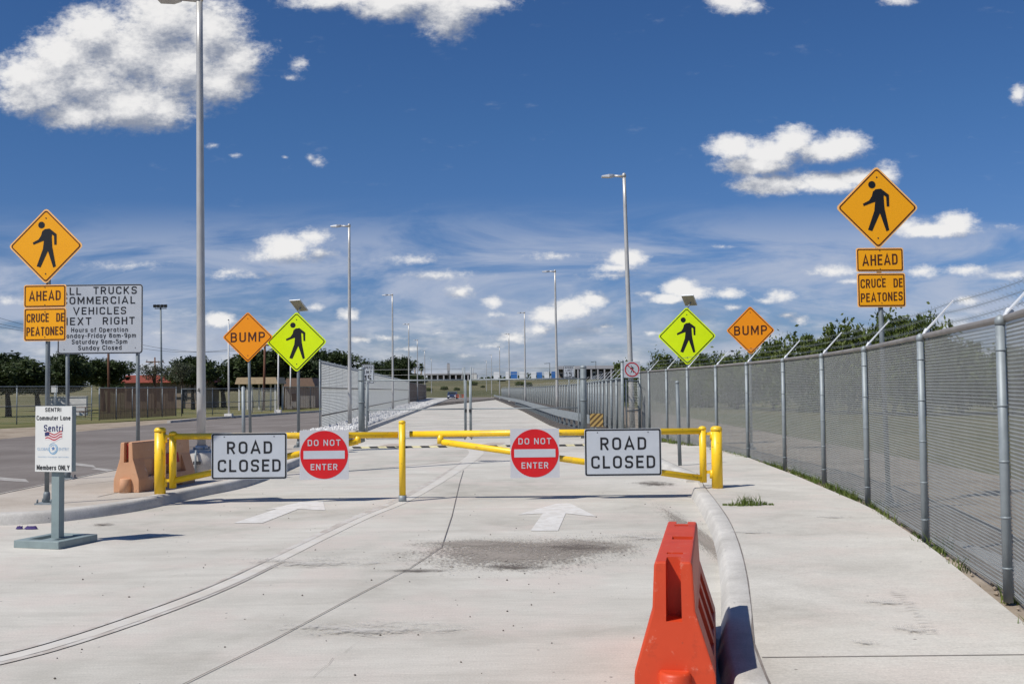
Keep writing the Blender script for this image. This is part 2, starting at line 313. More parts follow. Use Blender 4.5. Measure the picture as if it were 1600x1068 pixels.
PALEI = M('pale_blue_ink', (0.34, 0.46, 0.60), 0.5, 0)
NAVY = M('navy_ink', (0.03, 0.035, 0.12), 0.5, 0)
ORNG = M('orange_plastic', (0.56, 0.052, 0.012), 0.5, 0, col2=(0.64, 0.066, 0.017), scale=2.5, bump=0.10, bscale=25, wear=((3.0, .54, (.42, .045, .015), .5), (11, .585, (.70, .24, .16), .5), (34, .64, (.22, .06, .04), .7)))
FADE = M('faded_orange_plastic', (0.52, 0.27, 0.145), 0.7, 0, col2=(0.62, 0.35, 0.20), scale=3, bump=0.05, wear=((9, .60, (.30, .16, .10), .6), (4, .58, (.66, .48, .36), .6)))
FADER = M('red_tape', (0.40, 0.03, 0.02), 0.6, 0)
DARKM = M('dark_metal', (0.05, 0.05, 0.05), 0.5, 0.5)
PANELD = M('solar_panel_back', (0.30, 0.28, 0.20), 0.4, 0)
BARK = M('bark', (0.07, 0.05, 0.035), 0.9, 0, var=0.3, scale=8, bump=0.5, bscale=15)
PALMB = M('palm_bark', (0.26, 0.21, 0.16), 0.9, 0, var=0.2, scale=6)
WOODP = M('brown_wood_pole', (0.13, 0.055, 0.03), 0.85, 0, var=0.2, scale=6)
LEAF_D = leaf_mat('dark_foliage', (0.022, 0.038, 0.012), (0.065, 0.09, 0.03))
LEAF_M = leaf_mat('mid_foliage', (0.055, 0.085, 0.014), (0.135, 0.165, 0.035))
LEAF_L = leaf_mat('light_foliage', (0.10, 0.15, 0.02), (0.20, 0.24, 0.05))
LEAF_G = leaf_mat('grey_foliage', (0.05, 0.06, 0.035), (0.12, 0.13, 0.08))
GRASS = leaf_mat('grass_blades', (0.07, 0.12, 0.015), (0.18, 0.22, 0.05))
DRYG = leaf_mat('dry_grass_blades', (0.16, 0.13, 0.05), (0.30, 0.25, 0.12))
SLATG = M('grey_slat', (0.52, 0.54, 0.53), 0.6, 0, col2=(0.68, 0.70, 0.68), scale=1.2, stretch=(6, 6, 0.4))
SLATB = M('brown_slat', (0.075, 0.048, 0.034), 0.8, 0, col2=(0.17, 0.11, 0.075), scale=1.5, stretch=(5, 5, 0.4))
SLATF = M('silver_slat', (0.24, 0.255, 0.265), 0.55, 0.1, col2=(0.32, 0.335, 0.345), scale=1.2, stretch=(6, 6, 0.4))
ROOFR = M('red_roof', (0.42, 0.10, 0.07), 0.7, 0, var=0.2, scale=1.0)
WALLD = M('tan_wall', (0.25, 0.2, 0.15), 0.9, 0, var=0.15)
WALLW = M('white_wall', (0.66, 0.65, 0.62), 0.8, 0, var=0.08)
ROOFT = M('tan_roof', (0.48, 0.36, 0.22), 0.7, 0, var=0.15)
DARKB = M('dark_opening', (0.03, 0.03, 0.035), 0.4, 0)
GREYB = M('grey_metal_roof', (0.42, 0.41, 0.42), 0.6, 0.1, var=0.1)
TRW = M('white_trailer_paint', (0.78, 0.79, 0.80), 0.4, 0, var=0.05)
TRB = M('blue_trailer_paint', (0.04, 0.15, 0.42), 0.4, 0, var=0.1)
TYRE = M('tyre_rubber', (0.02, 0.02, 0.02), 0.8, 0)
CARB = M('dark_blue_car_paint', (0.02, 0.035, 0.09), 0.3, 0, coat=0.5)
GLASS = M('dark_glass', (0.02, 0.025, 0.03), 0.08, 0)
HEADL = M('headlight_lens', (0.9, 0.9, 0.88), 0.2, 0)
PURP = M('purple_fabric', (0.05, 0.03, 0.14), 0.8, 0)
CABLE = M('overhead_cable', (0.05, 0.05, 0.055), 0.6, 0)

# ------------------------------------------------------------------ mesh builder
class MB:
    def __init__(s): s.v = []; s.f = []; s.sm = []
    def add(s, vs, fs, smooth=False):
        o = len(s.v); s.v += [tuple(x) for x in vs]
        for f in fs: s.f.append([o + i for i in f]); s.sm.append(smooth)
        return s
    def box(s, c, size, rot=None):
        hx, hy, hz = size[0] / 2, size[1] / 2, size[2] / 2
        vs = [Vector((x * hx, y * hy, z * hz)) for x in (-1, 1) for y in (-1, 1) for z in (-1, 1)]
        if rot is not None: vs = [rot @ v for v in vs]
        c = Vector(c); vs = [v + c for v in vs]
        return s.add(vs, [(0, 1, 3, 2), (4, 6, 7, 5), (0, 4, 5, 1), (2, 3, 7, 6), (0, 2, 6, 4), (1, 5, 7, 3)])
    def tube(s, pts, r, n=12, cap=True, smooth=True):
        pts = [Vector(p) for p in pts]
        rs = r if isinstance(r, (list, tuple)) else [r] * len(pts)
        vs = []
        t0 = (pts[1] - pts[0]).normalized()
        ref = Vector((0, 0, 1)) if abs(t0.z) < 0.9 else Vector((1, 0, 0))
        a = t0.cross(ref).normalized()
        for i, p in enumerate(pts):
            t = (pts[min(i + 1, len(pts) - 1)] - pts[max(i - 1, 0)]).normalized()
            a = (a - t * a.dot(t)).normalized(); b = t.cross(a)
            for k in range(n):
                w = 2 * PI * k / n
                vs.append(p + (a * math.cos(w) + b * math.sin(w)) * rs[i])
        fs = []
        for i in range(len(pts) - 1):
            for k in range(n):
                k2 = (k + 1) % n
                fs.append((i * n + k, i * n + k2, (i + 1) * n + k2, (i + 1) * n + k))
        s.add(vs, fs, smooth)
        if cap:
            o = len(s.v) - len(vs)
            s.f.append([o + k for k in range(n)][::-1]); s.sm.append(False)
            s.f.append([o + (len(pts) - 1) * n + k for k in range(n)]); s.sm.append(False)
        return s
    def lathe(s, prof, c=(0, 0, 0), n=20, smooth=True):      # prof (r, z)
        c = Vector(c); vs = []; fs = []
        for (r, z) in prof:
            for k in range(n):
                w = 2 * PI * k / n; vs.append(c + Vector((r * math.cos(w), r * math.sin(w), z)))
        for i in range(len(prof) - 1):
            for k in range(n):
                k2 = (k + 1) % n; fs.append((i * n + k, i * n + k2, (i + 1) * n + k2, (i + 1) * n + k))
        s.add(vs, fs, smooth)
        o = len(s.v) - len(vs)
        s.f.append([o + k for k in range(n)][::-1]); s.sm.append(False)
        s.f.append([o + (len(prof) - 1) * n + k for k in range(n)]); s.sm.append(False)
        return s
    def prism(s, poly, y0, y1):        # polygon in xz, extruded in y (y0 nearer the camera)
        n = len(poly)
        vs = [(x, y0, z) for x, z in poly] + [(x, y1, z) for x, z in poly]
        fs = [list(range(n)), list(range(n, 2 * n))[::-1]] + [[i, i + n, (i + 1) % n + n, (i + 1) % n] for i in range(n)]
        return s.add(vs, fs)
    def ring(s, po, pi_, y0, y1):
        n = len(po)
        vs = [(x, y0, z) for x, z in po] + [(x, y0, z) for x, z in pi_] + [(x, y1, z) for x, z in po] + [(x, y1, z) for x, z in pi_]
        fs = []
        for i in range(n):
            j = (i + 1) % n
            fs += [[i, j, n + j, n + i], [i, 2 * n + i, 2 * n + j, j], [n + i, n + j, 3 * n + j, 3 * n + i]]
        return s.add(vs, fs)
    def slab(s, poly, z0, z1):         # polygon in xy, extruded in z
        n = len(poly)
        vs = [(x, y, z1) for x, y in poly] + [(x, y, z0) for x, y in poly]
        fs = [list(range(n)), list(range(n, 2 * n))[::-1]] + [[i, i + n, (i + 1) % n + n, (i + 1) % n] for i in range(n)]
        return s.add(vs, fs)
    def sweep(s, path, prof, smooth=False):   # prof (offset to the right of travel, z)
        path = [Vector(p) for p in path]; m = len(prof); vs = []; fs = []
        for i, p in enumerate(path):
            t = path[min(i + 1, len(path) - 1)] - path[max(i - 1, 0)]; t.z = 0; t.normalize()
            nr = Vector((t.y, -t.x, 0))
            for (o, z) in prof: vs.append(p + nr * o + Vector((0, 0, z)))
        for i in range(len(path) - 1):
            for k in range(m - 1):
                fs.append((i * m + k, i * m + k + 1, (i + 1) * m + k + 1, (i + 1) * m + k))
        s.add(vs, fs, smooth)
        o = len(s.v) - len(vs)
        s.f.append([o + k for k in range(m)][::-1]); s.sm.append(False)
        s.f.append([o + (len(path) - 1) * m + k for k in range(m)]); s.sm.append(False)
        return s
    def mesh(s, name):
        me = bpy.data.meshes.new(name); me.from_pydata(s.v, [], s.f); 
        me.polygons.foreach_set('use_smooth', s.sm); me.update()
        return me
    def build(s, name, mat, parent=None, recalc=True):
        me = s.mesh(name)
        if recalc:
            bm = bmesh.new(); bm.from_mesh(me); bmesh.ops.recalc_face_normals(bm, faces=bm.faces); bm.to_mesh(me); bm.free()
        return link(name, me, mat, parent)

def link(name, me, mat=None, parent=None):
    if mat is not None and len(me.materials) == 0: me.materials.append(mat)
    o = bpy.data.objects.new(name, me); COL.objects.link(o)
    if parent is not None: o.parent = parent
    return o
def tag(o, label=None, cat=None, group=None, kind=None):
    if label: o['label'] = label
    if cat: o['category'] = cat
    if group: o['group'] = group
    if kind: o['kind'] = kind
    return o
def thing(name, label, cat, loc=(0, 0, 0), rz=0.0, group=None):
    o = bpy.data.objects.new(name, None); COL.objects.link(o)
    o.empty_display_size = 0.2
    o.location = loc; o.rotation_euler = (0, 0, rz)
    return tag(o, label, cat, group)
def struct(o): o['kind'] = 'structure'; return o
def stuff(o): o['kind'] = 'stuff'; return o

def rrect(w, h, r, n=5, cx=0, cz=0, rot=0.0):
    out = []
    for (sx, sz, a0) in ((1, 1, 0), (-1, 1, 90), (-1, -1, 180), (1, -1, 270)):
        for k in range(n + 1):
            a = R(a0 + 90 * k / n)
            x, z = sx * (w / 2 - r) + r * math.cos(a), sz * (h / 2 - r) + r * math.sin(a)
            out.append((cx + x * math.cos(rot) - z * math.sin(rot), cz + x * math.sin(rot) + z * math.cos(rot)))
    return out[::-1]
def circ(r, n=40, cx=0, cz=0): return [(cx + r * math.cos(-2 * PI * k / n), cz + r * math.sin(-2 * PI * k / n)) for k in range(n)]

_tc = {}
def text_geo(s, bold=0.0, space=1.0):
    key = (s, bold, space)
    if key not in _tc:
        c = bpy.data.curves.new('lettering', 'FONT'); c.body = s; c.offset = bold; c.space_character = space; c.resolution_u = 4
        o = bpy.data.objects.new('lettering', c); COL.objects.link(o)
        bpy.context.view_layer.update()
        me = bpy.data.meshes.new_from_object(o.evaluated_get(bpy.context.evaluated_depsgraph_get()))
        vs = [tuple(v.co) for v in me.vertices]; fs = [list(p.vertices) for p in me.polygons]
        COL.objects.unlink(o); bpy.data.objects.remove(o); bpy.data.curves.remove(c); bpy.data.meshes.remove(me)
        _tc[key] = (vs, fs)
    return _tc[key]
def _rp(pts, rad, closed=False):
    """polyline with rounded corners"""
    n = len(pts); out = []
    for i in range(n):
        if not closed and i in (0, n - 1): out.append(pts[i]); continue
        p, a, c = Vector(pts[i]), Vector(pts[i - 1]), Vector(pts[(i + 1) % n])
        da, dc = (a - p), (c - p); r = min(rad, da.length * .5, dc.length * .5)
        p1, p2 = p + da.normalized() * r, p + dc.normalized() * r
        for k in range(7):
            t = k / 6; q = p1.lerp(p, t).lerp(p.lerp(p2, t), t); q = q.lerp(p + (q - p) * 1.0, 0); out.append((q.x, q.y))
    if closed: out.append(out[0])
    return out
def _glyphs():
    a, b, l = .08, .92, .08; g = {}
    def w(x): return x - .08
    g['A'] = (.72, [[(.055, 0), (.36, .985), (.665, 0)], [(.16, .29), (.56, .29)]])
    r = w(.60); g['B'] = (.60, [[(l, 0), (l, 1)], _rp([(l, b), (r - .02, b), (r - .02, .52), (l, .52)], .2), _rp([(l, .52), (r, .52), (r, a), (l, a)], .22)])
    r = w(.62); g['C'] = (.62, [_rp([(r, .70), (r, b), (l, b), (l, a), (r, a), (r, .30)], .26)])
    g['D'] = (.62, [[(l, 0), (l, 1)], _rp([(l, b), (r, b), (r, a), (l, a)], .28)])
    r = w(.54); g['E'] = (.54, [[(l, 0), (l, 1)], [(l, b), (.54, b)], [(l, .52), (.48, .52)], [(l, a), (.54, a)]])
    g['F'] = (.52, [[(l, 0), (l, 1)], [(l, b), (.52, b)], [(l, .52), (.46, .52)]])
    r = w(.63); g['G'] = (.63, [_rp([(r, .70), (r, b), (l, b), (l, a), (r, a), (r, .46)], .26), [(r + .08, .46), (.34, .46)]])
    g['H'] = (.62, [[(l, 0), (l, 1)], [(.54, 0), (.54, 1)], [(l, .52), (.54, .52)]])
    g['I'] = (.16, [[(l, 0), (l, 1)]])
    g['K'] = (.64, [[(l, 0), (l, 1)], [(.56, 1), (l, .38)], [(.24, .55), (.57, 0)]])
    g['L'] = (.52, [[(l, 1), (l, 0)], [(l, a), (.52, a)]])
    g['M'] = (.76, [[(l, 0), (l, 1)], [(.68, 0), (.68, 1)], [(.10, .95), (.38, .24), (.66, .95)]])
    g['N'] = (.64, [[(l, 0), (l, 1)], [(.56, 0), (.56, 1)], [(.09, .94), (.55, .06)]])
    r = w(.65); g['O'] = (.65, [_rp([(l, b), (r, b), (r, a), (l, a)], .30, True)])
    r = w(.60); g['P'] = (.60, [[(l, 0), (l, 1)], _rp([(l, b), (r, b), (r, .45), (l, .45)], .23)])
    g['R'] = (.62, [[(l, 0), (l, 1)], _rp([(l, b), (r, b), (r, .47), (l, .47)], .22), [(.30, .47), (.54, 0)]])
    r = w(.60); g['S'] = (.60, [_rp([(r, .74), (r, b), (l, b), (l, .51), (r, .51), (r, a), (l, a), (l, .27)], .21)])
    g['T'] = (.58, [[(.29, 0), (.29, 1)], [(0, b), (.58, b)]])
    r = w(.62); g['U'] = (.62, [_rp([(l, 1), (l, a), (r, a), (r, 1)], .27)])
    g['V'] = (.70, [[(.05, 1), (.35, .02), (.65, 1)]])
    g['X'] = (.66, [[(.07, 0), (.59, 1)], [(.07, 1), (.59, 0)]])
    g['Y'] = (.66, [[(.06, 1), (.33, .48), (.60, 1)], [(.33, .48), (.33, 0)]])
    X = .72; xb = X - .075; c_ = X / 2
    bowl = lambda l_, r_: _rp([(l_, xb), (r_, xb), (r_, a), (l_, a)], .24, True)
    for ch in 'abdpoe': pass
    g['o'] = (.56, [bowl(l, .48)])
    g['a'] = (.56, [bowl(l, .48), [(.48, X), (.48, 0)]])
    g['d'] = (.56, [bowl(l, .48), [(.48, 1), (.48, 0)]])
    g['b'] = (.56, [bowl(l, .48), [(l, 1), (l, 0)]])
    g['p'] = (.56, [bowl(l, .48), [(l, X), (l, -.26)]])
    g['e'] = (.56, [_rp([(l, .37), (.48, .37), (.48, xb), (l, xb), (l, a), (.50, a)], .22)])
    g['f'] = (.36, [_rp([(.14, 0), (.14, b), (.36, b)], .16), [(0, .66), (.34, .66)]])
    g['t'] = (.36, [_rp([(.14, .94), (.14, a), (.36, a)], .14), [(0, .66), (.34, .66)]])
    g['i'] = (.16, [[(l, 0), (l, X)], [(l, .84), (l, 1)]])
    g['l'] = (.16, [[(l, 0), (l, 1)]])
    g['n'] = (.54, [[(l, 0), (l, X)], _rp([(l, xb), (.46, xb), (.46, 0)], .20)])
    g['m'] = (.84, [[(l, 0), (l, X)], _rp([(l, xb), (.42, xb), (.42, 0)], .16), _rp([(.42, xb), (.76, xb), (.76, 0)], .16)])
    g['r'] = (.36, [[(l, 0), (l, X)], _rp([(l, .40), (.10, xb), (.36, xb)], .14)])
    g['s'] = (.50, [_rp([(.44, .54), (.44, xb), (l, xb), (l, .36), (.43, .36), (.43, a), (.06, a), (.06, .2)], .14)])
    g['u'] = (.54, [_rp([(l, X), (l, a), (.46, a)], .2), [(.46, X), (.46, 0)]])
    g['y'] = (.56, [[(.05, X), (.28, .05)], [(.51, X), (.20, -.26)]])
    g['-'] = (.34, [[(.03, .40), (.31, .40)]])
    g['8'] = (.58, [_rp([(.12, b), (.46, b), (.46, .53), (.12, .53)], .18, True), _rp([(l, .53), (.50, .53), (.50, a), (l, a)], .21, True)])
    g['9'] = (.58, [_rp([(l, b), (.50, b), (.50, .42), (l, .42)], .22, True), _rp([(.50, .7), (.50, a), (.12, a)], .24)])
    g['1'] = (.30, [[(.20, 0), (.20, 1)], [(.20, .92), (.02, .74)]])
    g['4'] = (.64, [[(.46, 0), (.46, 1)], [(.46, .93), (.09, .30)], [(.05, .29), (.64, .29)]])
    g['5'] = (.60, [[(.08, b), (.54, b)], _rp([(.10, .98), (.09, .54), (.52, .60), (.52, a), (l, a), (l, .24)], .22)])
    return g
GLYPHS = _glyphs()
def text(mb, s, cx, cz, w, h, y, bold=0.012, space=1.0, shear=0.0, T=.155):
    """capitals are drawn as road-sign strokes; mixed case uses the built-in face"""
    if all(c == ' ' or c in GLYPHS for c in s) and bold >= .01:
        low = any(c in 'py' for c in s)
        z_lo, z_hi = (-.26 if low else 0.0), 1.0
        cz = cz + (h * (0.5 - z_hi / (z_hi - z_lo)) if False else 0)
        full = h; h = full / (z_hi - z_lo); cz = cz + full / 2 - h / 2
        x = 0; strokes = []
        for c in s:
            if c == ' ': x += .42; continue
            gw, st = GLYPHS[c]
            for p in st: strokes.append([(x + q[0], q[1]) for q in p])
            x += gw + .17 * (2 * space - 1)
        tot = x - .17 * (2 * space - 1); kx = w / tot
        for si, p in enumerate(strokes):
            n = len(p); closed = n > 3 and (Vector(p[0]) - Vector(p[-1])).length < 1e-6
            P_ = [Vector((q[0] * kx, q[1] * h)) for q in p]; hw = T / 2 * h; vs = []
            for i in range(n):
                a = P_[i - 1] if i else (P_[-2] if closed else None); c_ = P_[i + 1] if i < n - 1 else (P_[1] if closed else None)
                d1 = (P_[i] - a) if a is not None else (c_ - P_[i]); d2 = (c_ - P_[i]) if c_ is not None else d1
                d1 = d1.normalized() if d1.length > 1e-9 else d2.normalized(); d2 = d2.normalized() if d2.length > 1e-9 else d1
                n1, n2 = Vector((d1.y, -d1.x)), Vector((d2.y, -d2.x)); m = (n1 + n2)
                m = m.normalized() if m.length > 1e-6 else n1
                k = hw / max(.45, m.dot(n1))
                for sg in (-1, 1):
                    q = P_[i] + m * k * sg; qx = q.x - w / 2; vs.append((cx + qx, y - .0003 * (si % 4), cz - h / 2 + q.y + shear * qx))
            mb.add(vs, [(2 * i, 2 * i + 1, 2 * i + 3, 2 * i + 2) for i in range(n - 1)])
        return
    vs, fs = text_geo(s, bold if bold < .01 else .006, space)
    xs = [v[0] for v in vs]; zs = [v[1] for v in vs]
    x0, x1, z0, z1 = min(xs), max(xs), min(zs), max(zs)
    mb.add([(cx + ((v[0] - x0) / (x1 - x0) - 0.5) * w, y, cz + ((v[1] - z0) / (z1 - z0) - 0.5) * h + shear * (((v[0] - x0) / (x1 - x0) - 0.5) * w)) for v in vs], fs)

WALKER = [(-.035,.46),(.10,.475),(.30,.32),(.30,.03),(.235,.03),(.225,.27),(.17,.31),(.165,.26),(.18,-.02),(.285,-.56),(.21,-.59),(.06,-.14),(-.145,-.585),(-.25,-.55),(-.08,-.08),(-.055,.145),(-.145,.115),(-.345,.04),(-.365,.10),(-.205,.18),(-.135,.285),(-.105,.40)]
def walker(mb, s, cx, cz, y, sx=1.0):
    p = [(cx + x * s * sx, cz + z * s) for x, z in WALKER]
    mb.add([(x, y, z) for x, z in p], [list(range(len(p)))])
    c = circ(.092 * s, 20, cx - .125 * s * sx, cz + .575 * s)
    mb.add([(x, y, z) for x, z in c], [list(range(len(c)))])

def facing(o): return o

# ------------------------------------------------------------------ terrain
def zr(y):                       # the closed road falls away very gently beyond the gate
    return -0.0025 * max(0.0, min(y, 240.0) - 33.0)
def tz(x, y):
    z = zr(y) - 0.07
    if y > 235: z = (zr(235) - 0.07) + (y - 235) / 245 * 5.6 if y < 480 else zr(235) - 0.07 + 5.6
    return z

def build_ground():
    ys = [-120, -40, -5, 10, 33, 60, 100, 150, 200, 235, 270, 310, 360, 420, 480, 620, 900, 1500, 3000, 6000]
    xs = [-5000, -1500, -600, -250, -120, -60, -30, -10, 0, 10, 30, 60, 120, 250, 600, 1500, 5000]
    v = [(x, y, tz(x, y)) for y in ys for x in xs]; n = len(xs)
    f = [(j * n + i, j * n + i + 1, (j + 1) * n + i + 1, (j + 1) * n + i) for j in range(len(ys) - 1) for i in range(n - 1)]
    struct(MB().add(v, f, True).build('ground', FIELD))
build_ground()

def strip(name, ys, xl, xr, zf, mat, skirt=0.0):
    v = []; f = []
    for y in ys:
        a, b = xl(y), xr(y); z = zf(y) if callable(zf) else zf
        v += [(a, y, z), (b, y, z)]
    for i in range(len(ys) - 1): f.append((2 * i, 2 * i + 1, 2 * i + 3, 2 * i + 2))
    o = MB().add(v, f)
    if skirt:
        n = len(v)
        o.add([(x, y, z - skirt) for x, y, z in v] + v, [(2 * i, 2 * i + 2, 2 * i + 2 + n, 2 * i + n) for i in range(len(ys) - 1)] +
              [(2 * i + 1, 2 * i + 3, 2 * i + 3 + n, 2 * i + 1 + n) for i in range(len(ys) - 1)] + [(0, 1, 1 + n, n), (n - 2, n - 1, 2 * n - 1, 2 * n - 2)])
    return struct(o.build(name, mat))
def itp(pts):
    ys = [p[1] for p in pts]; xs = [p[0] for p in pts]
    o = np.argsort(ys); ys = np.array(ys)[o]; xs = np.array(xs)[o]
    def f(y):
        if y < ys[0]: return float(xs[0] + (xs[1] - xs[0]) / (ys[1] - ys[0]) * (y - ys[0]))
        return float(np.interp(y, ys, xs))
    return f
def smooth_path(pts, n=6):       # Catmull-Rom
    pts = [Vector(p) for p in pts]; out = []
    for i in range(len(pts) - 1):
        p0, p1, p2, p3 = pts[max(i - 1, 0)], pts[i], pts[i + 1], pts[min(i + 2, len(pts) - 1)]
        for k in range(n):
            t = k / n
            out.append(0.5 * ((2 * p1) + (p2 - p0) * t + (2 * p0 - 5 * p1 + 4 * p2 - p3) * t * t + (3 * p1 - p0 - 3 * p2 + p3) * t ** 3))
    out.append(pts[-1]); return out

CURB_H = 0.15
CURB_PROF = [(-0.02, -0.05), (-0.015, 0.01), (0.022, 0.105), (0.038, 0.137), (0.06, 0.149), (0.12, 0.153), (0.20, 0.155), (0.205, 0.153), (0.205, -0.05)]
# right kerb, near piece (to the right of travel = pavement)
kr = [G(*p) for p in ((1131, 1068), (1130, 980), (1127, 900), (1115, 840), (1096, 800), (1081, 776))]
first = kr[0]; kr = [Vector((first.x - 0.9, -4.0, 0)), Vector((first.x - 0.35, 3.0, 0))] + kr
krp = smooth_path(kr)
kr2 = [G(*p) for p in ((1073, 753), (1036, 736), (985, 706))]
kr2p = smooth_path([kr2[0], kr2[1], Vector((kr2[1].x, kr2[2].y, 0))])
# left kerb, walked from the far end towards the camera (island on the right of travel)
kl_far = Vector((-6.1, 42, 0))
kl = [G(*p) for p in ((528, 697), (471, 725), (394, 757), (306, 777), (219, 797), (125, 811))]
kl = [kl_far] + kl
klp = smooth_path(kl + [Vector((kl[-1].x - 0.45, kl[-1].y - 0.45, 0)), Vector((kl[-1].x - 1.3, kl[-1].y - 0.62, 0)), Vector((-9.5, kl[-1].y - 0.65, 0))])

def build_paving():
    strip('concrete_road', [-6, 10, 20, 33], lambda y: -8.25 if y > 13.4 else -24.0, lambda y: 5.0, 0.0, CONC)
    # near left apron
    strip('concrete_apron', [-6, 13.35], lambda y: -24.0, lambda y: -8.255, -0.002, CONC)
    rl = itp([(-5.4, 33), (-6.1, 42), (-7.9, 90), (-13.4, 240)])
    rr = itp([(4.2, 33), (3.2, 44), (2.6, 50), (1.0, 100), (-4.4, 240)])
    strip('closed_road', [33, 38, 44, 60, 90, 130, 180, 240], rl, rr, lambda y: zr(y) + 0.002, CONC)
    strip('asphalt_road', [-6, 13, 30, 60, 100, 300], lambda y: -19.8 + max(0, y - 69) * 0.16 * (1 if y < 130 else 0.7), lambda y: -8.2 - max(0, y - 50) * 0.03, lambda y: 0.006 + zr(y), ASPH)
    # pavement on the right
    edge = itp([(p.x, p.y) for p in (G(1600, 972, .15), G(1452, 852, .15), G(1360, 792, .15), G(1240, 741, .15), G(1166, 713, .15), G(1090, 694, .15))])
    inner = itp([(p.x + 0.20, p.y) for p in krp] + [(p.x + 0.20, p.y) for p in kr2p])
    yend = kr2p[-1].y
    ys = sorted(set([-4, 0, 3, 5] + [round(6 + 0.7 * i, 2) for i in range(int((yend - 6) / 0.7))] + [yend]))
    strip('pavement', ys, inner, edge, 0.15, WALK, 0.2)
    strip('pavement_apron', [yend, yend + 1.2, 33], lambda y: 2.9, lambda y: 5.2, lambda y: 0.15 if y <= yend + .01 else (0.08 if y < 32 else 0.012), WALK)
    struct(MB().sweep(krp, CURB_PROF, True).build('kerb', CURB))
    struct(MB().sweep(kr2p, CURB_PROF, True).build('kerb', CURB))
    struct(MB().sweep(klp, CURB_PROF, True).build('kerb', CURB))
    # island on the left
    poly = []
    for i, p in enumerate(klp):
        t = klp[min(i + 1, len(klp) - 1)] - klp[max(i - 1, 0)]; t.normalize()
        poly.append((p.x + t.y * 0.20, p.y - t.x * 0.20))
    poly = [q for q in poly if q[0] > -8.2]
    poly += [(-8.2, poly[-1][1]), (-8.2, 42)]
    struct(MB().slab(poly, -0.05, 0.15).build('traffic_island', ISLE))
    e = MB(); e.box((-8.215, (13.4 + 46) / 2, 0.055), (0.03, 46 - 13.4, 0.215)); struct(e.build('island_edge', WALK))
    # lines in the concrete
    def ribbon(name, pts, w, mat, dz, off=0.0, zf=0.0, seg=6):
        pp = smooth_path([Vector((p.x, p.y, 0)) for p in pts], seg); mb = MB(); v = []
        ww = w if isinstance(w, (list, tuple)) else [w] * len(pts)
        for i, p in enumerate(pp):
            t = pp[min(i + 1, len(pp) - 1)] - pp[max(i - 1, 0)]; t.normalize(); n = Vector((t.y, -t.x, 0))
            k = float(np.interp(i / seg, range(len(ww)), ww))
            jit = rnd.uniform(-.004, .004) * (1 if k > .05 else .3)
            for q in (off - k / 2 + jit, off + k / 2 + jit): v.append(tuple(p + n * q + Vector((0, 0, zf + dz))))
        mb.add(v, [(2 * i, 2 * i + 1, 2 * i + 3, 2 * i + 2) for i in range(len(pp) - 1)])
        return struct(mb.build(name, mat))
    band = [G(*p) for p in ((-160, 1062), (0, 1030), (120, 997), (235, 958), (340, 918), (430, 876), (510, 836), (575, 805), (630, 782), (690, 748), (728, 722), (744, 708), (738, 699))]
    ribbon('pale_joint_band', band, [0.13, .13, .13, .14, .15, .15, .17, .19, .22, .26, .36, .4, .4], BAND, 0.004)
    ribbon('joint_dirt_line', band[:11], [.05, .05, .05, .04, .04, .06, .10, .13, .14, .08, .04], BROWN, 0.0065, -0.11)
    ribbon('joint_dirt_line', band[:6], [.05, .06, .06, .05, .03, .01], BROWN, 0.0065, 0.11)
    ribbon('pavement_joint', [G(*p) for p in ((200, 1115), (290, 1068), (420, 1004), (545, 937), (640, 888), (690, 855), (706, 806), (718, 755), (724, 735))], 0.010, JOINT, 0.009, seg=1)
    ribbon('pavement_joint', [G(*p) for p in ((440, 738), (545, 735), (640, 727), (712, 720), (775, 719))], 0.03, JOINT, 0.004)
    for yj in (6.35, 24):
        strip('pavement_joint', [yj, yj + 0.012], lambda y: inner(y) + .03, lambda y: edge(y) - 0.02, 0.154, JOINT)
    mb = MB(); v = []
    for y in ys[:-1]: v += [(inner(y) + 0.0, y, 0.1545), (inner(y) + 0.014 + rnd.uniform(-.003, .004), y, 0.1545)]
    mb.add(v, [(2 * i, 2 * i + 1, 2 * i + 3, 2 * i + 2) for i in range(len(v) // 2 - 1)]); struct(mb.build('pavement_joint', JOINT))
    for (a, b) in (((330, 793), (395, 772)), ((150, 752), (175, 750))):
        pass
    ribbon('pavement_joint', [G(118, 757, .15), G(178, 751, .15)], 0.02, JOINT, 0.154)
    ribbon('pavement_joint', [G(152, 776, .15), G(185, 769, .15)], 0.02, JOINT, 0.154)
    # worn painted arrows
    def flat(name, px, mat, dz=0.005, z=0.0):
        p = [G(u, v, z) for u, v in px]
        return struct(MB().add([(q.x, q.y, z + dz) for q in p], [list(range(len(p)))]).build(name, mat))
    flat('lane_arrow', ((829, 829), (872, 829), (884, 802), (932, 807), (891, 786), (868, 787), (808, 804), (848, 802)), PAINTW)
    flat('lane_arrow', ((365, 817), (410, 817), (466, 795), (508, 797), (505, 783), (470, 784), (412, 797), (432, 795)), PAINTW)
    for px in (((-10, 745), (40, 749), (46, 754), (-10, 750)), ((108, 722), (146, 727), (150, 731), (106, 726)), ((150, 731), (185, 735), (176, 738), (142, 733))):
        flat('lane_marking', px, PAINTD, 0.012)
    for x0, w in ((-11.6, .10), (-15.6, .10)):
        strip('lane_marking', [16, 60, 100], lambda y: x0, lambda y: x0 + w, lambda y: 0.011 + zr(y), M('faint_lane_paint', (0.30, 0.27, 0.24), 0.9, 0, var=0.2))
    strip('far_kerb', [61, 66, 75, 88, 100], lambda y: -19.9 + max(0, y - 69) * 0.16, lambda y: -19.7 + max(0, y - 69) * 0.16, lambda y: 0.13 + zr(y), CURB, 0.2)
    strip('roadside_dirt', [-6, 20, 54, 75, 100], lambda y: -26 if y < 60 else -24 + (y - 60) * 0.18, lambda y: -19.7 + max(0, y - 69) * 0.16, lambda y: -0.01 + zr(y), DIRT)
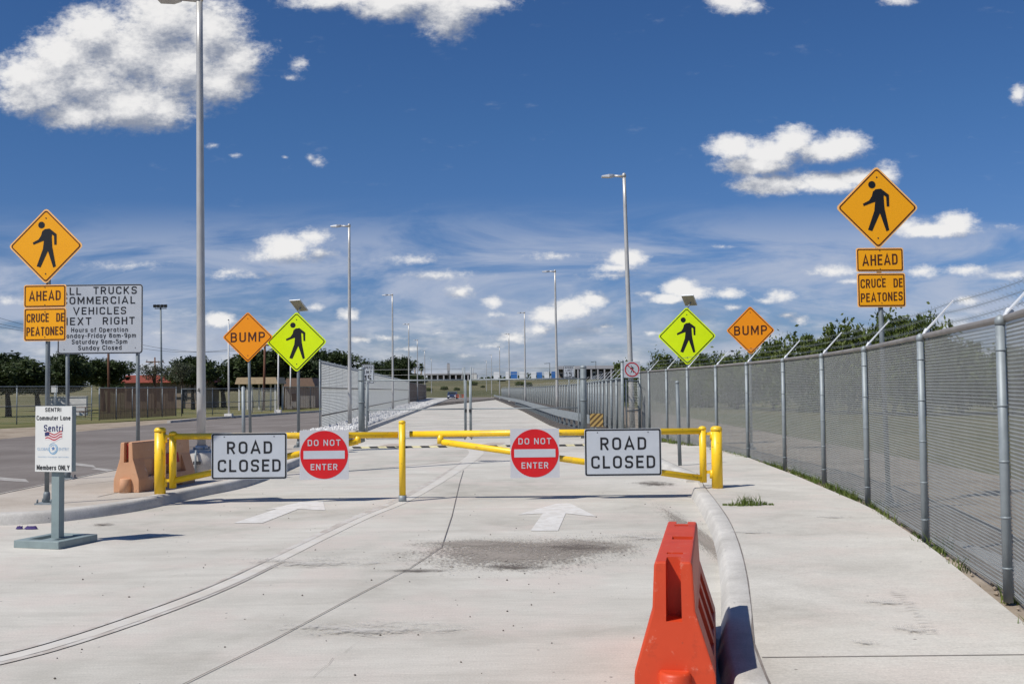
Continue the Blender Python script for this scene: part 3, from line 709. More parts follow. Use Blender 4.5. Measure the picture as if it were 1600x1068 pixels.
    strip('lawn', [30, 60, 100, 140], lambda y: -140, lambda y: -23 + max(0, y - 60) * 0.14, lambda y: -0.03 + zr(y), LAWN)
    # field beyond the right fence
    strip('gravel_track', [-5, 20, 40, 70, 110], lambda y: edge(min(y, 32)) + .02, lambda y: 13 + y * .05, lambda y: -0.035 + zr(y), DIRT)
    strip('grass_verge', [-5, 40, 80, 140], lambda y: 9 + y * .02, lambda y: 90, lambda y: -0.025 + zr(y), LAWN)
    # bank of broken stone between the kerb and the grey fence
    strip('stone_bank', [36, 42, 60, 90, 150, 238], lambda y: -8.15 - max(0, y - 46) * 0.06, lambda y: rl(y) - .18, lambda y: zr(y) + 0.12, GRAVEL)
    struct(MB().sweep(smooth_path([Vector((rl(y), y, zr(y))) for y in (238, 180, 130, 90, 60, 42.3)], 3), CURB_PROF).build('kerb', CURB))
    return edge, inner, rl, rr
EDGE, INNER, RL, RR = build_paving()

def stain_mat(name, col, thr=0.5, ab=2.4, af=2.6):
    m = bpy.data.materials.new(name); m.use_nodes = True
    n, l = m.node_tree.nodes, m.node_tree.links; b = n['Principled BSDF']
    b.inputs['Base Color'].default_value = (*col, 1); b.inputs['Roughness'].default_value = 0.95; b.inputs['Specular IOR Level'].default_value = 0.1
    tc = n.new('ShaderNodeTexCoord')
    ln = n.new('ShaderNodeVectorMath'); ln.operation = 'LENGTH'; l.new(tc.outputs['Object'], ln.inputs[0])
    def noise(s, d, st):
        mp = n.new('ShaderNodeMapping'); mp.inputs['Scale'].default_value = st; l.new(tc.outputs['Object'], mp.inputs[0])
        t = n.new('ShaderNodeTexNoise'); t.inputs['Scale'].default_value = s; t.inputs['Detail'].default_value = d; t.inputs['Roughness'].default_value = 0.7; l.new(mp.outputs[0], t.inputs[0]); return t.outputs[0]
    def mth(op, a, b_):
        q = n.new('ShaderNodeMath'); q.operation = op
        for i, s in enumerate((a, b_)):
            if isinstance(s, float): q.inputs[i].default_value = s
            else: l.new(s, q.inputs[i])
        return q.outputs[0]
    big = noise(2.2, 3, (1, 1, 1)); fine = noise(26, 5, (1, 1, 1))
    d = mth('SUBTRACT', 1.0, ln.outputs['Value'])
    d = mth('ADD', d, mth('MULTIPLY', mth('SUBTRACT', big, 0.5), ab))
    d = mth('ADD', d, mth('MULTIPLY', mth('SUBTRACT', fine, 0.5), af))
    r = n.new('ShaderNodeMapRange'); r.interpolation_type = 'SMOOTHSTEP'; r.inputs['From Min'].default_value = thr; r.inputs['From Max'].default_value = thr + 0.9
    l.new(d, r.inputs['Value']); l.new(r.outputs[0], b.inputs['Alpha'])
    return m
def stain(name, cx, cy, hx, hy, z, mat):
    g = 16; v = [(-1.6 + 3.2 * i / g, -1.6 + 3.2 * j / g, 0) for j in range(g + 1) for i in range(g + 1)]
    f = [(j * (g + 1) + i, j * (g + 1) + i + 1, (j + 1) * (g + 1) + i + 1, (j + 1) * (g + 1) + i) for j in range(g) for i in range(g)]
    o = MB().add(v, f).build(name, mat); o.location = (cx, cy, z); o.scale = (hx, hy, 1); return stuff(o)
ST1 = stain_mat('oil_and_grit_stain', (0.15, 0.13, 0.115), 0.25, 2.4, 4.0)
ST2 = stain_mat('grit_dust', (0.31, 0.275, 0.24), 0.0, 1.6, 4.2)
ST3 = stain_mat('scuff_dirt', (0.52, 0.495, 0.455), 0.45)
def build_stains():
    lay = [0]
    def at(name, u, v, hu, hv, z, mat):
        a, b, c = G(u - hu, v, z), G(u, v - hv, z), G(u, v + hv, z); m = G(u, v, z)
        stain(name, m.x, (b.y + c.y) / 2, abs(m.x - a.x), max(0.06, (b.y - c.y) / 2), z + 0.007 + lay[0] * 0.0004, mat); lay[0] += 1
    at('grit_stain', 790, 868, 150, 24, 0, ST2)
    at('grit_stain', 900, 855, 110, 15, 0, ST2)
    at('grit_stain', 740, 850, 90, 8, 0, ST2)
    at('grit_stain', 900, 856, 66, 8, 0, ST1)
    at('grit_stain', 800, 886, 70, 7, 0, ST1)
    at('grit_stain', 650, 892, 60, 4, 0, ST1)
    at('grit_stain', 1105, 850, 22, 60, 0, ST2)
    at('grit_stain', 1022, 756, 40, 6, 0, ST1)
    at('grit_stain', 240, 838, 60, 5, 0, ST3)
    at('grit_stain', 160, 820, 22, 3, 0, ST1)
    at('grit_stain', 1010, 840, 90, 12, 0, ST3)
    at('grit_stain', 480, 880, 160, 16, 0, ST3)
    at('grit_stain', 1170, 832, 50, 5, .15, ST3)
    at('grit_stain', 1300, 808, 45, 4, .15, ST3)
    at('grit_stain', 1385, 942, 60, 9, .15, ST3)
    at('grit_stain', 1425, 985, 50, 14, .15, ST3)
    at('grit_stain', 1350, 1005, 30, 8, .15, ST3)
    at('grit_stain', 560, 985, 220, 22, 0, ST3)
    # hairline cracks
    r = random.Random(17)
    for path in (((470, 1068), (560, 1002), (640, 985), (735, 930), (800, 915)), ((150, 930), (230, 915), (300, 890), (380, 884)), ((1200, 905), (1270, 893), (1330, 899), (1420, 880)), ((900, 1000), (940, 985), (1000, 975))):
        z = .15 if path[0][0] > 1150 else 0.0
        pts = [G(u, v, z) for u, v in path]; pp = []
        for a_, b_ in zip(pts[:-1], pts[1:]):
            for k in range(7): q = a_.lerp(b_, k / 7); pp.append((q.x + r.uniform(-.02, .02), q.y + r.uniform(-.03, .03)))
        m = MB(); v = []
        for i, (x, y) in enumerate(pp): w = .0025 * (1 - .8 * i / len(pp)); v += [(x, y - w, z + .0075), (x + w, y + w, z + .0075)]
        m.add(v, [(2 * i, 2 * i + 1, 2 * i + 3, 2 * i + 2) for i in range(len(pp) - 1)]); struct(m.build('pavement_crack', JOINT))
    # rubber tread prints on the pavement
    m = MB()
    for i in range(16):
        t = i / 15; c = G(1395 + 62 * t, 925 + 66 * t ** 1.3, .15); L = .05 + .10 * r.random(); wd = .004 + .007 * r.random(); x0 = c.x - L * .5
        v = []
        for k in range(7): x = x0 + L * k / 6; y = c.y + .02 * math.sin(k / 6 * PI); v += [(x, y - wd * math.sin(PI * (k + .3) / 6.6), .1592), (x, y + wd * .3, .1592)]
        m.add(v, [(2 * k, 2 * k + 1, 2 * k + 3, 2 * k + 2) for k in range(6)])
    stuff(m.build('tread_marks', M('tread_dirt', (0.40, 0.375, 0.345), .95, 0, var=.2, scale=30)))
build_stains()

# ------------------------------------------------------------------ fences
def link_panel(w, h, p, r, name='wire_mesh', mat=None):
    """woven wire: zigzag strands, three-sided"""
    nx = int(round(w / p)); px = w / nx; nz = int(round(h / (p / 1.0))) * 2
    dz = h / nz
    v = []; f = []
    for i in range(nx):
        cx = (i + 0.5) * px; b0 = len(v)
        for k in range(nz + 1):
            x = cx + (px * 0.53) * (1 if k % 2 == 0 else -1)
            y = r * (0.9 if k % 2 == 0 else -0.9); z = k * dz
            for (ax, ay) in ((0, -r), (r * .87, r * .5), (-r * .87, r * .5)):
                v.append((x + ax, y + ay, z))
        for k in range(nz):
            for q in range(3):
                a = b0 + 3 * k + q; b = b0 + 3 * k + (q + 1) % 3
                f.append((a, b, b + 3, a + 3))
    me = bpy.data.meshes.new(name); me.from_pydata(v, [], f); me.update(); me.materials.append(mat or WIRE); return me
MESH_FINE = link_panel(3.05, 2.1, 0.030, 0.0028)
MESH_OPEN = link_panel(3.05, 2.1, 0.06, 0.0022)
MESH_FAR = link_panel(3.05, 2.1, 0.10, 0.0045)
MESH_PALE = link_panel(3.05, 2.1, 0.05, 0.0034, mat=WIREB)
MESH_GREY = link_panel(3.05, 2.1, 0.04, 0.0032)

def slat_panel(w, h, n, name='slat_panel', gap=0.012):
    mb = MB(); s = w / n
    rr_ = random.Random(3)
    for i in range(n):
        mb.box(((i + .5) * s, rr_.uniform(-.004, .004), h / 2), (s - gap, 0.012, h + rr_.uniform(-.02, .0)))
    return mb.mesh(name)

def put_panel(root, me, a, b, h, h0, name, mat=None):
    """a, b: base points in the root's frame; me spans (w0 x h0) from its origin along +x"""
    d = Vector(b) - Vector(a); L = d.length
    o = link(name, me, mat, root)
    o.location = a
    o.rotation_euler = Matrix((d.normalized(), Vector((-d.y, d.x, 0)).normalized(), d.normalized().cross(Vector((-d.y, d.x, 0)).normalized()))).transposed().to_euler()
    w0 = max(v.co.x for v in me.vertices) if me.name not in _w0 else _w0[me.name]
    _w0[me.name] = w0
    o.scale = (L / w0, 1, h / h0); return o
_w0 = {}

def post_mesh(r, h, cap=True):
    mb = MB(); mb.tube([(0, 0, 0), (0, 0, h)], r, 12)
    mb.lathe([(r * 1.12, h - .02), (r * 1.12, h + .02), (r * .8, h + .045), (r * .2, h + .06)], n=12)
    for z in (h * .12, h * .3, h * .5, h * .7, h * .9): mb.lathe([(r * 1.08, z - .008), (r * 1.08, z + .008)], n=12)
    return mb.mesh('post')

def build_right_fence():
    px = [(1585, 940), (1453, 850), (1361, 790), (1292, 757), (1230, 734.5), (1172, 717.5), (1123, 705), (1078, 694.6), (1045, 688), (1017, 681), (1003, 678)]
    b = [G(u, v, 0.10) for u, v in px]
    b = [b[0] + (b[0] - b[1]) * 1.0 + Vector((-.25, 0, 0))] + b
    b = [b[0] + (b[0] - b[1]) + Vector((-.3, 0, 0))] + b
    root = thing('chain_link_fence', 'tall grey chain link fence with barbed wire on angled arms beside the right pavement', 'fence', b[2])
    H = 2.16
    loc = [p - b[2] for p in b]
    pm = post_mesh(0.036, H - .03)
    out = []
    for i, p in enumerate(loc):
        o = link('post', pm, GALV, root); o.location = p + Vector((-.045, 0, 0))
        t = (loc[min(i + 1, len(loc) - 1)] - loc[max(i - 1, 0)]).normalized(); n = Vector((t.y, -t.x, 0))
        top = Vector((.045, 0, H + .03)); e = top + n * 0.30 + Vector((0, 0, 0.33)); out.append((p + top, p + e - Vector((.045, 0, 0))))
        if i < len(loc) - 1:
            mb = MB(); d = (e - top); side = t * 0.05; lift = Vector((0, 0, .016))
            mb.add([top - side, top + side, e + side * .55, e - side * .55, top - side + lift, top + side + lift, e + side * .55 + lift, e - side * .55 + lift],
                   [(0, 1, 2, 3), (7, 6, 5, 4), (0, 4, 5, 1), (1, 5, 6, 2), (2, 6, 7, 3), (3, 7, 4, 0)])
            mb.tube([top - n * .01 - Vector((0, 0, .05)), top + d * .12], .03, 8)
            mb.build('barb_arm', ARMW, o)
    rail = MB(); rail.tube([p + Vector((0, 0, H)) for p in loc], 0.028, 10); rail.build('top_rail', RAILB, root)
    tw = MB(); tw.tube([p + Vector((0, 0, .07)) for p in loc], 0.004, 5); tw.build('tension_wire', WIRE, root)
    for i in range(len(loc) - 1): put_panel(root, MESH_FINE, loc[i] + Vector((0, 0, .03)), loc[i + 1] + Vector((0, 0, .03)), H - .03, 2.1, 'wire_mesh')
    for k, fr in enumerate((.25, .62, .97)):
        pts = []; mb = MB()
        for i in range(len(out) - 1):
            a = out[i][0].lerp(out[i][1], fr); c = out[i + 1][0].lerp(out[i + 1][1], fr)
            for q in range(12):
                t = q / 12; pts.append(a.lerp(c, t) - Vector((0, 0, 0.018 * 4 * t * (1 - t))))
        pts.append(out[-1][0].lerp(out[-1][1], fr))
        mb.tube(pts, 0.0018, 5)
        for i in range(len(pts) - 1):
            for h in range(2):
                c = pts[i].lerp(pts[i + 1], h / 2); d = 0.022
                for w in (Vector((d, 0, d)), Vector((-d, d * .5, d))): mb.tube([c - w, c + w], 0.0013, 3, False)
        mb.build('barbed_wire', GALVD, root)
    return b
RF = build_right_fence()

# weeds and rubble along the fence foot
def blades(name, spots, mat, hmin, hmax, n, spread, seed):
    r = random.Random(seed); mb = MB()
    for (x, y, z, s) in spots:
        for k in range(n):
            a = r.uniform(0, 2 * PI); d = spread * s * math.sqrt(r.random())
            bx, by = x + d * math.cos(a), y + d * math.sin(a); h = r.uniform(hmin, hmax) * s
            w = .004 + .004 * r.random(); th = r.uniform(0, PI); lx, ly = r.uniform(-.6, .6) * h, r.uniform(-.6, .6) * h
            cx, cy = math.cos(th) * w, math.sin(th) * w
            mb.add([(bx - cx, by - cy, z), (bx + cx, by + cy, z), (bx + cx * .7 + lx * .4, by + cy * .7 + ly * .4, z + h * .6), (bx - cx * .7 + lx * .4, by - cy * .7 + ly * .4, z + h * .6), (bx + lx, by + ly, z + h)],
                   [(0, 1, 2, 3), (3, 2, 4)])
    return stuff(mb.build(name, mat, recalc=False))
def build_weeds():
    sp = []; r = random.Random(4)
    for i in range(len(RF) - 2):
        a, b = RF[i], RF[i + 1]
        for k in range(26):
            t = r.random(); p = a.lerp(b, t)
            dens = 1.0 if (14 < p.y < 27) else 0.35
            if r.random() < dens: sp.append((p.x + r.uniform(-.12, .10), p.y, .06, r.uniform(.5, 1.2)))
    blades('weeds', sp, GRASS, .06, .18, 26, .10, 5)
    c = G(1168, 789, .15)
    blades('grass_tuft', [(c.x + dx, c.y + dy, .15, s) for dx, dy, s in ((0, 0, 1), (-.07, .02, 1.1), (.12, -.02, .6), (.23, .04, .45), (-.22, -.02, .4), (.05, .06, 1.3), (-.12, -.05, .5), (-.3, .02, .25), (.32, 0, .3))], GRASS, .03, .13, 42, .12, 6)
    g = G(1188, 716, .1)
    sp2 = []
    for k in range(420):
        a = r.random() * (len(RF) - 3); i = int(a); p = RF[i].lerp(RF[i + 1], a - i)
        s = r.uniform(.008, .03); sp2.append((p.x + r.uniform(-.16, .15), p.y, s))
    mb = MB()
    for x, y, s in sp2:
        vs = [Vector((r.uniform(.6, 1.2) * q[0], r.uniform(.6, 1.2) * q[1], r.uniform(.5, 1) * q[2])) * s + Vector((x, y, .085 + s * .3)) for q in ((1, 0, 0), (-1, 0, 0), (0, 1, 0), (0, -1, 0), (0, 0, 1), (0, 0, -1))]
        mb.add(vs, [(0, 2, 4), (2, 1, 4), (1, 3, 4), (3, 0, 4), (2, 0, 5), (1, 2, 5), (3, 1, 5), (0, 3, 5)])
    stuff(mb.build('rubble', DIRT))
    struct(strip('fence_soil', [-4, 2, 6, 9, 12, 16, 20, 24, 28, 32], lambda y: EDGE(y) - .02, lambda y: EDGE(y) + .45, .075, DIRT, .15))
    # stones on the bank behind the gate
    mb = MB()
    for k in range(5200):
        y = 37 + 110 * (r.random() ** 1.7); x0, x1 = -8.1 - max(0, y - 46) * .06, RL(y) - .3
        x = r.uniform(x0, x1); s = r.uniform(.04, .13)
        vs = [Vector((r.uniform(.6, 1.2) * q[0], r.uniform(.6, 1.2) * q[1], r.uniform(.5, 1) * q[2])) * s + Vector((x, y, zr(y) + .12 + s * .3)) for q in ((1, 0, 0), (-1, 0, 0), (0, 1, 0), (0, -1, 0), (0, 0, 1), (0, 0, -1))]
        mb.add(vs, [(0, 2, 4), (2, 1, 4), (1, 3, 4), (3, 0, 4), (2, 0, 5), (1, 2, 5), (3, 1, 5), (0, 3, 5)])
    stuff(mb.build('bank_stones', STONE))
build_weeds()

def build_far_fences():
    # silver slatted fence along the right side of the closed road
    pth = [(3.72, 35.6), (3.9, 45), (4.3, 60), (4.5, 80), (4.1, 105), (2.6, 140), (-0.2, 190), (-2.6, 235)]
    fx = itp([(x, y) for x, y in pth])
    ys = []; y = 35.6
    while y < 232: ys.append(y); y += 2.55 if y < 60 else 3.3
    H = 2.05
    base = Vector((fx(35.6), 35.6, zr(35.6)))
    root = thing('chain_link_fence', 'long grey chain link fence with many barb arms on the right of the closed road', 'fence', base)
    pts = [Vector((fx(y), y, zr(y))) - base for y in ys]
    pm = post_mesh(0.04, H); tall = post_mesh(0.055, H + .55)
    arm = MB(); arm.add([(0, -.03, 0), (0, .03, 0), (.32, .02, .34), (.32, -.02, .34), (0, -.03, .02), (0, .03, .02), (.32, .02, .36), (.32, -.02, .36)],
                        [(0, 1, 2, 3), (7, 6, 5, 4), (0, 4, 5, 1), (1, 5, 6, 2), (2, 6, 7, 3), (3, 7, 4, 0)]); am = arm.mesh('barb_arm'); am.materials.append(ARMW)
    for i, p in enumerate(pts):
        o = link('post', tall if i == 0 else pm, GALV, root); o.location = p
        if i > 0:
            q = link('barb_arm', am, None, o); q.location = (0.02, 0, H + .04)
    for i in range(len(pts) - 1): put_panel(root, MESH_GREY, pts[i] + Vector((.045, 0, .05)), pts[i + 1] + Vector((.045, 0, .05)), H - .08, 2.1, 'wire_mesh')
    r = MB(); r.tube([p + Vector((0, 0, H)) for p in pts], .024, 8); r.build('top_rail', GALV, root)
    for fr in (.3, .95):
        w = MB(); w.tube([p + Vector((.02 + .32 * fr, 0, H + .05 + .34 * fr)) for p in pts], .006, 4); w.build('barbed_wire', WIRE, root)

    # tall grey slatted fence on the left of the closed road
    def slatfence(label, a, b, h, npan, mat, postmat, nm, dark_posts=False, rails=2, zoff=0.0, n=24, gap=.012, wire=False):
        base = Vector((a[0], a[1], zr(a[1]) + zoff)); end = Vector((b[0], b[1], zr(b[1]) + zoff)) - base
        root = thing(nm, label, 'fence', base)
        me = MESH_PALE if wire else slat_panel(3.0, 2.0, n, gap=gap)
        if not wire: me.materials.append(mat)
        pm = post_mesh(.035, h)
        for i in range(npan + 1):
            o = link('post', pm, postmat, root); o.location = end * (i / npan)
        side = Vector((end.y, -end.x, 0)).normalized()
        for i in range(npan):
            put_panel(root, me, end * (i / npan) + side * .06 + Vector((0, 0, .04)), end * ((i + 1) / npan) + side * .06 + Vector((0, 0, .04)), h - .06, 2.1 if wire else 2.0, 'wire_mesh' if wire else 'slat_panel')
        for k in range(rails + 1):
            z = h * (1 - k / (rails + .55))
            m = MB(); m.tube([Vector((0, 0, z)) + side * (.085 if k else 0), end + Vector((0, 0, z)) + side * (.085 if k else 0)], .03, 8); m.build('rail', RAILB if k else GALV, root)
        return root
    A = G(484, 672, 0.0); A = Vector((-8.35, A.y, 0))
    slatfence('tall pale grey chain link fence standing on the stone bank left of the closed road', (A.x, A.y), (-14.4, 148), 3.05, 34, SLATG, GALV, 'chain_link_fence', wire=True)
    slatfence('dull brown slatted fence continuing beyond the pale grey fence by the road', (-14.5, 149), (-17.5, 215), 2.9, 16, SLATB, GALVD, 'slatted_fence')
    return fx
FX = build_far_fences()

def mesh_line(label, pts, h, me, postmat, nm='chain_link_fence', r=.03, midrail=True, step=3.05, group=None, mat=None):
    pts = [Vector(p) for p in pts]; base = pts[0].copy()
    root = thing(nm, label, 'fence', base)
    loc = []
    for a, b in zip(pts[:-1], pts[1:]):
        n = max(1, round((b - a).length / step))
        for k in range(n): loc.append(a.lerp(b, k / n) - base)
    loc.append(pts[-1] - base)
    pm = post_mesh(r, h)
    for p in loc: o = link('post', pm, postmat, root); o.location = p
    back = Vector((0, 0 if me in (MESH_FINE, MESH_OPEN, MESH_FAR) else .09, .03))
    for i in range(len(loc) - 1): put_panel(root, me, loc[i] + back, loc[i + 1] + back, h - .04, 2.1 if me in (MESH_FINE, MESH_OPEN, MESH_FAR) else 2.0, 'wire_mesh' if me in (MESH_FINE, MESH_OPEN, MESH_FAR) else 'slat_panel', mat)
    m = MB(); m.tube([p + Vector((0, 0, h)) for p in loc], .024, 8); m.build('top_rail', postmat, root)
    if midrail: m = MB(); m.tube([p + Vector((0, 0, h * .48)) for p in loc], .02, 8); m.build('middle_rail', postmat, root)
    return root

def build_left_fences():
    a = Vector((-33, 46, -.02)); b = G(26, 663, 0); c = G(143, 657, 0); d = G(275, 650, 0); e = G(378, 647, 0); d2 = G(318, 648.5, 0); f1 = G(436, 641, 0); f2 = G(486, 638, 0)
    mesh_line('galvanised chain link fence with middle rail in front of the lawn at far left', [a, b, c], 2.1, MESH_FAR, GALV, step=4.0)
    brown = slat_panel(3.0, 2.0, 22, gap=0.055); brown.materials.append(SLATB)
    c2 = c + Vector((.35, .3, 0))
    mesh_line('brown slatted fence with bright posts across the road left of the big lamp pole', [c2, d], 2.0, brown, GALV, 'slatted_fence', midrail=False, step=1.9)
    mesh_line('low open chain link fence behind the big lamp pole and orange bump sign', [d + Vector((.3, .3, 0)), e, f1], 1.9, MESH_FAR, GALVD, step=3.0)
    mesh_line('brown slatted fence behind the lime pedestrian sign at left', [f1 + Vector((.3, .3, 0)), f2 + Vector((1.5, 4, 0))], 2.0, brown, GALVD, 'slatted_fence', midrail=False, step=2.6)
build_left_fences()

# opening between the slatted fence and the near fence, closed by an open mesh with one cable
mesh_line('short see-through chain link panel beside the no pedestrian sign', [Vector((FX(35.6) + .12, 35.65, 0)), Vector((RF[-1].x - .1, RF[-1].y, 0))], 1.95, MESH_OPEN, GALV, midrail=True, step=5)

# ------------------------------------------------------------------ double chain link gate
def build_mesh_gate():
    Y = 34.9
    def gp(label, u, vt):
        x = P(u, 640, Y).x; top = P(u, vt, Y).z
        t = thing('gate_post', label, 'post', (x, Y, 0), 0, 'posts of the chain link gate')
        h = top - .06
        m = MB(); m.tube([(0, 0, 0), (0, 0, h)], .105, 16); m.build('shaft', GALVD, t)
        m = MB(); m.lathe([(.112, h - .02), (.112, h + .02), (.08, h + .06), (.02, h + .08)], n=16); m.build('cap', GALV, t)
        for z in (.35, h * .55, h * .85): MB().lathe([(.115, z - .03), (.115, z + .03)], n=16).build('hinge_band', GALVD, t)
        return x
    xl = gp('thick steel gate post in front of the pale grey fence', 565, 574)
    xr = gp('thick steel gate post beside the striped hazard board', 912, 571)
    zt = P(640, 594, Y).z; zlow = 0.12
    for (x0, x1, um, label) in ((xl + .17, P(728, 640, Y).x, 0, 'left leaf of chain link double gate, its frame almost invisible against the road'), (P(734.5, 640, Y).x, xr - .17, 1, 'right leaf of chain link double gate in front of the guardrail')):
        w = x1 - x0
        t = thing('gate_leaf', label, 'gate', (x0, Y, 0), 0, 'leaves of the chain link gate')
        m = MB()
        m.tube([(0, 0, zlow), (0, 0, zt)], .028, 10); m.tube([(w, 0, zlow), (w, 0, zt)], .028, 10)
        m.tube([(0, 0, zt), (w, 0, zt)], .026, 10); m.tube([(0, 0, zlow + .02), (w, 0, zlow + .02)], .026, 10); m.tube([(0, 0, zt * .53), (w, 0, zt * .53)], .02, 8)
        m.build('frame', GALV, t)
        n = 2
        for k in range(n):
            put_panel(t, MESH_OPEN, Vector((w * k / n, 0, zlow)), Vector((w * (k + 1) / n, 0, zlow)), zt - zlow, 2.1, 'wire_mesh')
        xa = w if um == 0 else 0
        m = MB(); m.tube([(xa + (-.04 if um == 0 else .04), -.02, .02), (xa + (-.04 if um == 0 else .04), -.02, zt + .42)], .022, 8); m.build('drop_rod', GALV, t)
        m = MB(); m.tube([(w * .03, 0, zt), (w * .03, 0, zt + .4)], .014, 6); m.tube([(w * .97, 0, zt), (w * .97, 0, zt + .4)], .014, 6)
        m.tube([(w * .03, 0, zt + .18), (w * .97, 0, zt + .18)], .005, 4); m.tube([(w * .03, 0, zt + .36), (w * .97, 0, zt + .36)], .005, 4)
        m.build('barbed_wire', WIRE, t)
        m = MB(); m.box((xa, -.04, 1.02), (.07, .06, .1)); m.build('latch', DARKM, t)
build_mesh_gate()

# ------------------------------------------------------------------ speed hump
def build_hump():
    y0 = 31.6; x0, x1 = G(556, 699).x, 2.9
    t = thing('speed_hump', 'low raised speed hump across the road with black and white striped edge', 'speed hump', (0, y0, 0))
    prof = [(0, .0), (.9, .085), (3.0, .085), (3.9, .0)]
    m = MB(); v = []
    for (y, z) in prof: v += [(x0, y, z), (x1, y, z)]
    m.add(v, [(2 * i, 2 * i + 1, 2 * i + 3, 2 * i + 2) for i in range(3)] + [(0, 2, 4, 6), (1, 7, 5, 3)]); m.build('ramp', WALK, t)
    n = 30; w = (x1 - x0) / n
    for k, (nm, mt) in enumerate((('black_stripes', PAINTB), ('pale_stripes', PAINTY))):
        m = MB()
        for i in range(k, n, 2):
            xa = x0 + i * w; s = -.06
            m.add([(xa, -.02, .004), (xa + w, -.02, .004), (xa + w + s, .0, .055), (xa + s, .0, .055), (xa, .06, .004), (xa + w, .06, .004), (xa + w + s, .08, .055), (xa + s, .08, .055)],
                  [(0, 1, 2, 3), (2, 6, 7, 3), (0, 3, 7, 4), (1, 5, 6, 2)])
        o = m.build(nm, mt, t); o['kind'] = 'stuff'
    m = MB()
    for i in range(5):
        xa = x0 + (i + .3) * (x1 - x0) / 5
        q = [(xa, .1), (xa + .75, .1), (xa + 1.0, .85), (xa + .5, .85)]
        m.add([(a, b, b / .9 * .085 + .004) for a, b in q], [(0, 1, 2, 3)])
    m.build('worn_chevrons', M('worn_tan_paint', (0.42, 0.36, 0.30), 0.9, 0, var=0.2), t)
build_hump()

